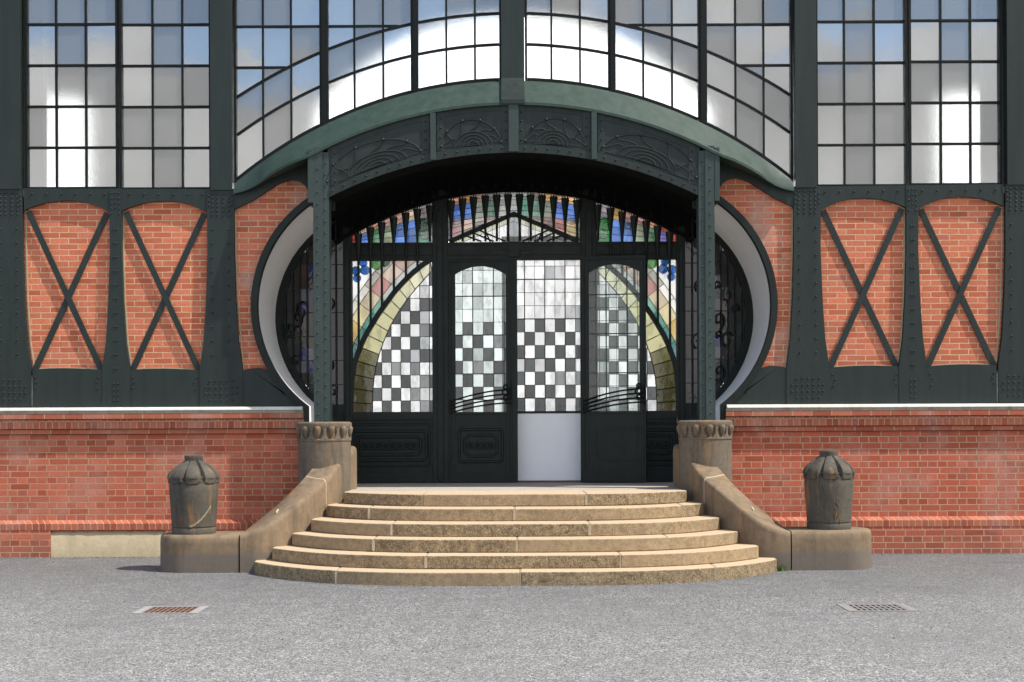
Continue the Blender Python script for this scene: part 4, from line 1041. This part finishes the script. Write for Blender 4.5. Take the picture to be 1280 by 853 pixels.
def cheek(s, label, pc, pr):
    sx = -s                                               # s = 1 is the left side
    base = (sx * 2.8, 16.4 - DW)
    t = empty('stair_cheek', (base[0], base[1], 0), label, 'cheek wall', 'stone cheek walls of the steps')
    path = catmull(CK, 5)
    def section(i, grow=0., trim=0.):
        x, d, z, xo, do, zo = path[i]; dx, dd = xo - x, do - d; th = math.hypot(dx, dd); nx, nd = dx / th, dd / th   # across the wall, away from the steps
        w = .005 * mnoise.noise(Vector((i * .35, s, 0)))
        prof = [(0 - grow, -.2), (0 - grow, z - .07 + w), (.008 - grow, z - .025 + w), (.035, z + grow + w), (th * .5, (z + zo) / 2 - .006 + grow + w), (th - .035, zo + grow), (th + grow, zo - .04), (th + grow, -.2)]
        return [(sx * (x + nx * u) - base[0], d + nd * u - DW - base[1], zz) for u, zz in prof]
    jn = 11
    m = MB(); m.loft([section(i) for i in range(0, jn + 1)]); m.build('upper_block', ST_CHEEK, t, smooth=50)
    m = MB(); m.loft([section(i) for i in range(jn + 0, len(path))]); m.build('ramp_block', ST_CHEEK, t, smooth=50)
    m = MB(); sec = section(jn, .004); q = section(jn + 1, .004); w_ = [tuple(lerp(a, b, .22) for a, b in zip(u, v)) for u, v in zip(sec, q)]; m.loft([sec, w_]); m.build('joint_mortar', JOINT, t)
    # pedestal: round outer end, straight towards the ramp
    cx, cd = pc; r = .375; ex = 3.252
    ang = [180 - 90 + 180 * i / 20 for i in range(21)]
    pl = [(-cx + r * math.cos(R(a)), cd + r * math.sin(R(a))) for a in ang] + [(-ex, cd - r - .005), (-ex, cd + r)]
    pl = [(-s * -p[0] if False else (p[0] * s), p[1]) for p in pl]
    secs = []
    for z, inset in ((-.2, 0), (pr - .10, .0), (pr - .045, .006), (pr - .012, .022), (pr, .05)):
        c = (sum(p[0] for p in pl) / len(pl), sum(p[1] for p in pl) / len(pl))
        secs.append([(p[0] - (inset if abs(abs(p[0]) - ex) > .01 else 0) * (1 if p[0] > c[0] else -1) * (abs(p[0] - c[0]) / r) - base[0], p[1] - inset * (p[1] - c[1]) / r - DW - base[1], z) for p in pl])
    m = MB(); m.loft(secs); m.build('pedestal_block', ST_CHEEK, t, smooth=50)
    # a pale mortar dab left on the slope
    i0 = 24; A, B = section(i0), section(i0 + 1)
    u = [Vector(A[3]).lerp(Vector(A[5]), .55), Vector(B[3]).lerp(Vector(B[5]), .45)]
    m = MB(); c = (u[0] + u[1]) / 2 + Vector((0, 0, .012)); dv = (u[1] - u[0]).normalized(); sv = Vector((-dv.y, dv.x, 0)).normalized()
    up = [c + dv * (a * .05) + sv * (b * .012) for a, b in ((-1, -.3), (-.2, -1), (1, -.5), (.9, .4), (.1, 1), (-.8, .6))]
    m.loft([[v - Vector((0, 0, .03)) for v in up], up]); m.build('mortar_chip', MORTAR, t)
    return t
cheek(1, 'sloping brown stone cheek wall left of the steps with its inner side sunlit', (3.885, 16.29), .438)
cheek(-1, 'sloping brown stone cheek wall right of the steps, its inner side in deep shade', (3.90, 16.29), .462)

def drum(s, label):
    c = (-s * 2.475, 17.60 - DW); zt = 1.778; r = .352
    t = empty('stone_drum', (c[0], c[1], 0), label, 'pedestal', 'round stone drums under the portal columns')
    m = MB(); m.lathe([(r - .012, -.2), (r - .012, 1.525), (r - .003, 1.535), (r - .003, 1.55), (r - .035, 1.56), (r - .035, 1.69), (r - .004, 1.705), (r + .004, 1.73), (r, 1.76), (r - .02, zt), (.01, zt)], 0, 0, 48)
    b = m.build('drum', ST_DRUM, t, smooth=40)
    m = MB()
    for k in range(12):
        a = R(-96.6 + 30 * k + (0 if s == 1 else 9)); x, y = (r - .02) * math.cos(a), (r - .02) * math.sin(a)
        m.lathe([(.006, 1.575), (.022, 1.60), (.036, 1.64), (.044, 1.675), (.046, 1.70), (.03, 1.72), (.01, 1.725)], x, y, 12)
        a2 = a + R(15); tx, ty = -math.sin(a2), math.cos(a2)
        secs = []
        for z, w in ((1.553, .062), (1.58, .044), (1.61, .026), (1.66, .022), (1.705, .05)):
            q = lambda u, rr: (rr * math.cos(a2) + tx * u, rr * math.sin(a2) + ty * u, z)
            secs.append([q(-w, r - .06), q(-w * .8, r - .014), q(0, r - .004), q(w * .8, r - .014), q(w, r - .06)])
        m.loft(secs)
    m.build('carved_capital', ST_DRUM, b, smooth=45)
drum(1, 'brown stone drum with carved bulb frieze under the left portal column')
drum(-1, 'brown stone drum with carved bulb frieze under the right portal column')

def urn(s, x, z0, label, turn):
    t_loc = (x, 16.29 - DW, z0 - .004)
    def mod(a, z):
        if .66 < z < .875:
            q = abs(math.sin((a + turn) * 4)); f = min(1, (z - .66) / .03) if z < .69 else 1
            return 1 - .26 * f * max(0, 1 - q / .42) ** 1.1 + .055 * q
        if .585 < z <= .66:
            q = abs(math.sin((a + turn) * 4)); lim = .60 + .055 * max(0, 1 - q / .75)
            return (1.03 if q > .3 else .90) if z > lim else .985
        return 1
    prof = [(.258, 0), (.262, .03), (.260, .07), (.252, .082), (.262, .095), (.266, .2), (.273, .3), (.281, .4), (.287, .5), (.289, .585), (.289, .60), (.290, .612), (.291, .624), (.292, .636), (.293, .648), (.294, .66), (.296, .675),
            (.292, .70), (.275, .735), (.245, .77), (.205, .805), (.160, .84), (.118, .868), (.108, .88), (.108, .90), (.112, .925), (.108, .938), (.09, .945), (.01, .946)]
    m = MB(); m.lathe(prof, 0, 0, 144, 0, mod)
    o = m.build('stone_urn', ST_URN, None, smooth=35, loc=t_loc); o.rotation_euler = (0, 0, 0)
    o['label'] = label; o['category'] = 'stone urn'; o['group'] = 'lobed stone urns on the cheek ends'
    return o
u1 = urn(1, P(242, 0, 16.29)[0], .438, 'dark lobed stone urn left of the steps with a cream streak and red smear', .2)
u2 = urn(-1, P(1035.7, 0, 16.29)[0], .462, 'dark lobed stone urn right of the steps, with an orange rust stain down its front', .55)
# stains with a shape of their own: thin crusts on the left urn
def crust(u, pts, mat, name):
    m = MB(); 
    def sp(a, z, dr):
        r = .264 + (z - .095) / .49 * .025 + dr; return (r * math.cos(R(a)), r * math.sin(R(a)), z)
    n = len(pts); vs = [sp(a, z, .004) for a, z in pts] + [sp(a, z, -.01) for a, z in pts]
    m.add(vs, [tuple(range(n)), tuple(range(2 * n - 1, n - 1, -1))] + [(i, i + n, (i + 1) % n + n, (i + 1) % n) for i in range(n)])
    return m.build(name, mat, u)
RED_S = simple('red_paint_smear', (.15, .04, .03), .7, .3, 40); ORG_S = simple('orange_rust_crust', (.19, .105, .045), .85, .5, 25)
CREAM_S = stone('cream_break', (.34, .27, .16), (.24, .2, .12), (.15, .12, .08), .4, 2.)
crust(u1, [(-118, .12), (-112, .11), (-108, .15), (-107, .19), (-110, .21), (-115, .18)], RED_S, 'red_smear')
for k in range(7):
    a0, a1 = -88 + k * 8, -80 + k * 8; f = lambda a: .115 + .25 * max(0, (a + 88) / 58) ** 1.6
    crust(u1, [(a0, f(a0) - .02), (a1, f(a1) - .03), (a1, f(a1)), (a0, f(a0))], CREAM_S, 'cream_streak')
rs = random.Random(3)
for k in range(16):
    a, z = rs.gauss(-83, 4.5), min(.42, max(.11, rs.gauss(.23, .08))); w, h = rs.uniform(.8, 2.6), rs.uniform(.02, .06)
    crust(u2, [(a + w * math.cos(t * .785) * (.6 + .6 * rs.random()), z + h / 2 * math.sin(t * .785) * (.6 + .6 * rs.random())) for t in range(8)], ORG_S, 'rust_stain')

# loose stones lying on the gravel
rs = random.Random(11); m = MB()
def pebble(x, y, r):
    a = rs.random() * 6.28; vs = []
    for k in range(5):
        q = a + k * 1.2566; f = r * rs.uniform(.75, 1.2); vs.append((x + f * math.cos(q), y + f * math.sin(q), rs.uniform(.0, .3) * r))
    vs += [(x + .3 * r * rs.uniform(-1, 1), y + .3 * r * rs.uniform(-1, 1), r * rs.uniform(.6, 1.)), (x, y, -.004)]
    m.add(vs, [(k, (k + 1) % 5, 5) for k in range(5)] + [((k + 1) % 5, k, 6) for k in range(5)])
def inside_step(x, y): return abs(x) < 4.35 and y > -2.2 - .3 * 0 and y > (ST[0][1] - DW + 1.28 * min(1.2, abs(x) / 3.05) ** 3.5) - .02
for k in range(15000):
    d_ = 8.8 + 9.2 * rs.random() ** 1.35; y = d_ - DW; x = rs.uniform(-.42, .42) * d_
    if inside_step(x, y) or y > -.07: continue
    pebble(x, y, rs.uniform(.003, .0075) * (1.7 if rs.random() < .02 else 1))
for k in range(1500):                                     # grit gathered along the foot of the wall
    x = rs.uniform(2.8, 9.) * rs.choice((-1, 1)); y = -.075 - abs(rs.gauss(0, .09))
    if inside_step(x, y): continue
    pebble(x, y, rs.uniform(.005, .017))
for k in range(500):                                      # and along the bottom step
    x = rs.uniform(-3.05, 3.05); y = ST[0][1] - DW + 1.28 * (abs(x) / 3.05) ** 3.5 - .03 - abs(rs.gauss(0, .04)); pebble(x, y, rs.uniform(.004, .012))
lg = m.build('loose_gravel', GRAVEL, None); lg['kind'] = 'stuff'; lg['label'] = 'loose grey stones lying over the gravel yard'; lg['category'] = 'gravel'

# ------------------------------------------------------------------ drain grates
def grate(xc, dc, wx, wy, fm, bm_, label):
    e = empty('drain_grate', (xc, dc - DW, 0), label, 'drain grate', 'drain grates in the gravel')
    m = MB(); f = .075
    m.box(-wx / 2, wx / 2, -wy / 2, -wy / 2 + .03, -.05, .006); m.box(-wx / 2, wx / 2, wy / 2 - .04, wy / 2, -.05, .006)
    m.box(-wx / 2, -wx / 2 + f, -wy / 2 + .0301, wy / 2 - .0401, -.05, .006); m.box(wx / 2 - f, wx / 2, -wy / 2 + .0301, wy / 2 - .0401, -.05, .006); m.build('frame', fm, e)
    m = MB(); x0, x1 = -wx / 2 + f + .002, wx / 2 - f - .002; n = 9
    for i in range(n + 1): x = lerp(x0, x1 - .02, i / n); m.box(x, x + .02, -wy / 2 + .032, wy / 2 - .042, -.04, .0045)
    for j in range(4): y = lerp(-wy / 2 + .032, wy / 2 - .067, j / 3); m.box(x0, x1, y, y + .025, -.04, .0035)
    m.build('grid', bm_, e)
    m = MB(); m.add([(-wx / 2, -wy / 2, .002), (wx / 2, -wy / 2, .002), (wx / 2, wy / 2, .002), (-wx / 2, wy / 2, .002)], [(0, 1, 2, 3)]); m.build('pit_shade', SOFFIT, e, recalc=False)  # flat black sheet: shade below the bars put into colour
grate(-3.22, 12.65, .60, .50, CONC, RUST, 'rusty orange drain grate set in a pale concrete frame in the gravel')
grate(P(1095, 0, 12.6)[0], 12.6, .64, .50, GRATE, GRATE, 'dull grey brown cast iron drain grate in the gravel, right of the steps')

# weeds at the foot of the right cheek
m = MB()
for k in range(60):
    x, y = P(972, 0, 15.9)[0] + random.gauss(0, .05), 15.86 - DW + random.gauss(0, .03); h = random.uniform(.03, .085); a = random.uniform(0, 6.28); l = random.uniform(.01, .05)
    c, s_ = math.cos(a), math.sin(a)
    m.add([(x - .006 * s_, y + .006 * c, 0), (x + .006 * s_, y - .006 * c, 0), (x + l * c + .003 * s_, y + l * s_, h), (x + l * c, y + l * s_ + .004, h * .97)], [(0, 1, 2), (0, 2, 3), (1, 3, 2), (0, 3, 1)])
w = m.build('weed_tuft', WEED); w['label'] = 'small green weed tuft growing at the foot of the right stone cheek'; w['category'] = 'weed'

# ------------------------------------------------------------------ sky, sun, camera
SUN_EL, SUN_AZ = 57.0, 71.0                               # azimuth from the facade normal towards the right
wd = bpy.data.worlds.new('World'); scene.world = wd; wd.use_nodes = True
nt = wd.node_tree; nt.nodes.clear()
out = nt.nodes.new('ShaderNodeOutputWorld'); bg = nt.nodes.new('ShaderNodeBackground'); sky = nt.nodes.new('ShaderNodeTexSky')
sky.sky_type = 'NISHITA'; sky.sun_disc = False; sky.sun_elevation = R(SUN_EL)
sdir = Vector((math.cos(R(SUN_EL)) * math.sin(R(SUN_AZ)), -math.cos(R(SUN_EL)) * math.cos(R(SUN_AZ)), math.sin(R(SUN_EL))))
sky.sun_rotation = math.atan2(sdir.x, sdir.y)             # sun_rotation is measured clockwise from +y
tc = nt.nodes.new('ShaderNodeTexCoord'); d = tc.outputs['Generated']
mp = N(nt, 'ShaderNodeMapping'); mp.inputs['Scale'].default_value = (1, 1, 1.5); mp.inputs['Location'].default_value = (.35, .1, 0); nt.links.new(d, mp.inputs['Vector'])
n1 = noise_tex(nt, mp.outputs[0], 4.2, 8, .55)
sx = N(nt, 'ShaderNodeSeparateXYZ'); nt.links.new(d, sx.inputs[0])
# clouds: broken cumulus above, a bank of cloud near the horizon
bank = ramp(nt, sx.outputs[2], [(.21, .32), (.275, .0), (.4, 0.), (1., .0)])
bank.color_ramp.interpolation = 'EASE'
ad = N(nt, 'ShaderNodeMath', operation='ADD'); nt.links.new(n1.outputs[0], ad.inputs[0])
xg = N(nt, 'ShaderNodeMath', operation='MULTIPLY_ADD'); nt.links.new(sx.outputs[0], xg.inputs[0]); xg.inputs[1].default_value = .22; nt.links.new(bank.outputs[0], xg.inputs[2]); nt.links.new(xg.outputs[0], ad.inputs[1])
rb = ramp(nt, sx.outputs[1], [(.2, 0.), (.5, .5)]); ad2 = N(nt, 'ShaderNodeMath', operation='ADD'); nt.links.new(ad.outputs[0], ad2.inputs[0]); nt.links.new(rb.outputs[0], ad2.inputs[1])
mask = ramp(nt, ad2.outputs[0], [(.50, 0.), (.57, 1.)])
n2 = noise_tex(nt, mp.outputs[0], 9, 5, .6)
# behind the hall the cloud is sunlit from the front and brilliant, over the yard it is thinner
yb = ramp(nt, sx.outputs[1], [(.2, 0.), (.6, 1.)])
cl = ramp(nt, n2.outputs[0], [(.3, .65), (.65, 1.)])
mul = N(nt, 'ShaderNodeMath', operation='MULTIPLY_ADD'); nt.links.new(yb.outputs[0], mul.inputs[0]); mul.inputs[1].default_value = 16.; mul.inputs[2].default_value = 4.6
cc = N(nt, 'ShaderNodeVectorMath', operation='SCALE'); nt.links.new(cl.outputs[0], cc.inputs[0]); nt.links.new(mul.outputs[0], cc.inputs['Scale'])
skyc = mixc(nt, mask.outputs[0], sky.outputs[0], cc.outputs[0])
nt.links.new(skyc, bg.inputs['Color']); bg.inputs['Strength'].default_value = .15
nt.links.new(bg.outputs[0], out.inputs['Surface'])
sl = bpy.data.lights.new('sun', 'SUN'); sl.energy = 3.0; sl.angle = R(.6); sl.color = (1, .965, .91)
so = bpy.data.objects.new('sun', sl); COL.objects.link(so); so.rotation_euler = (-sdir).to_track_quat('-Z', 'Y').to_euler(); so.location = sdir * 40

cam = bpy.data.cameras.new('camera'); co = bpy.data.objects.new('camera', cam); COL.objects.link(co)
cam.sensor_width = 36; cam.lens = F / 1280 * 36; cam.shift_x = (640 - VX) / 1280; cam.shift_y = (VY - 426.5) / 1280
cam.clip_end = 3000; cam.clip_start = .1
co.location = (0, -DW, H); co.rotation_euler = (R(90), R(.25), 0)
scene.camera = co
scene.view_settings.view_transform = 'Standard'; scene.view_settings.look = 'None'; scene.view_settings.gamma = 1
scene.view_settings.exposure = 1.12
scene.cycles.use_denoising = True; scene.cycles.max_bounces = 12; scene.cycles.transparent_max_bounces = 32; scene.cycles.transmission_bounces = 10
scene.cycles.sample_clamp_indirect = 6
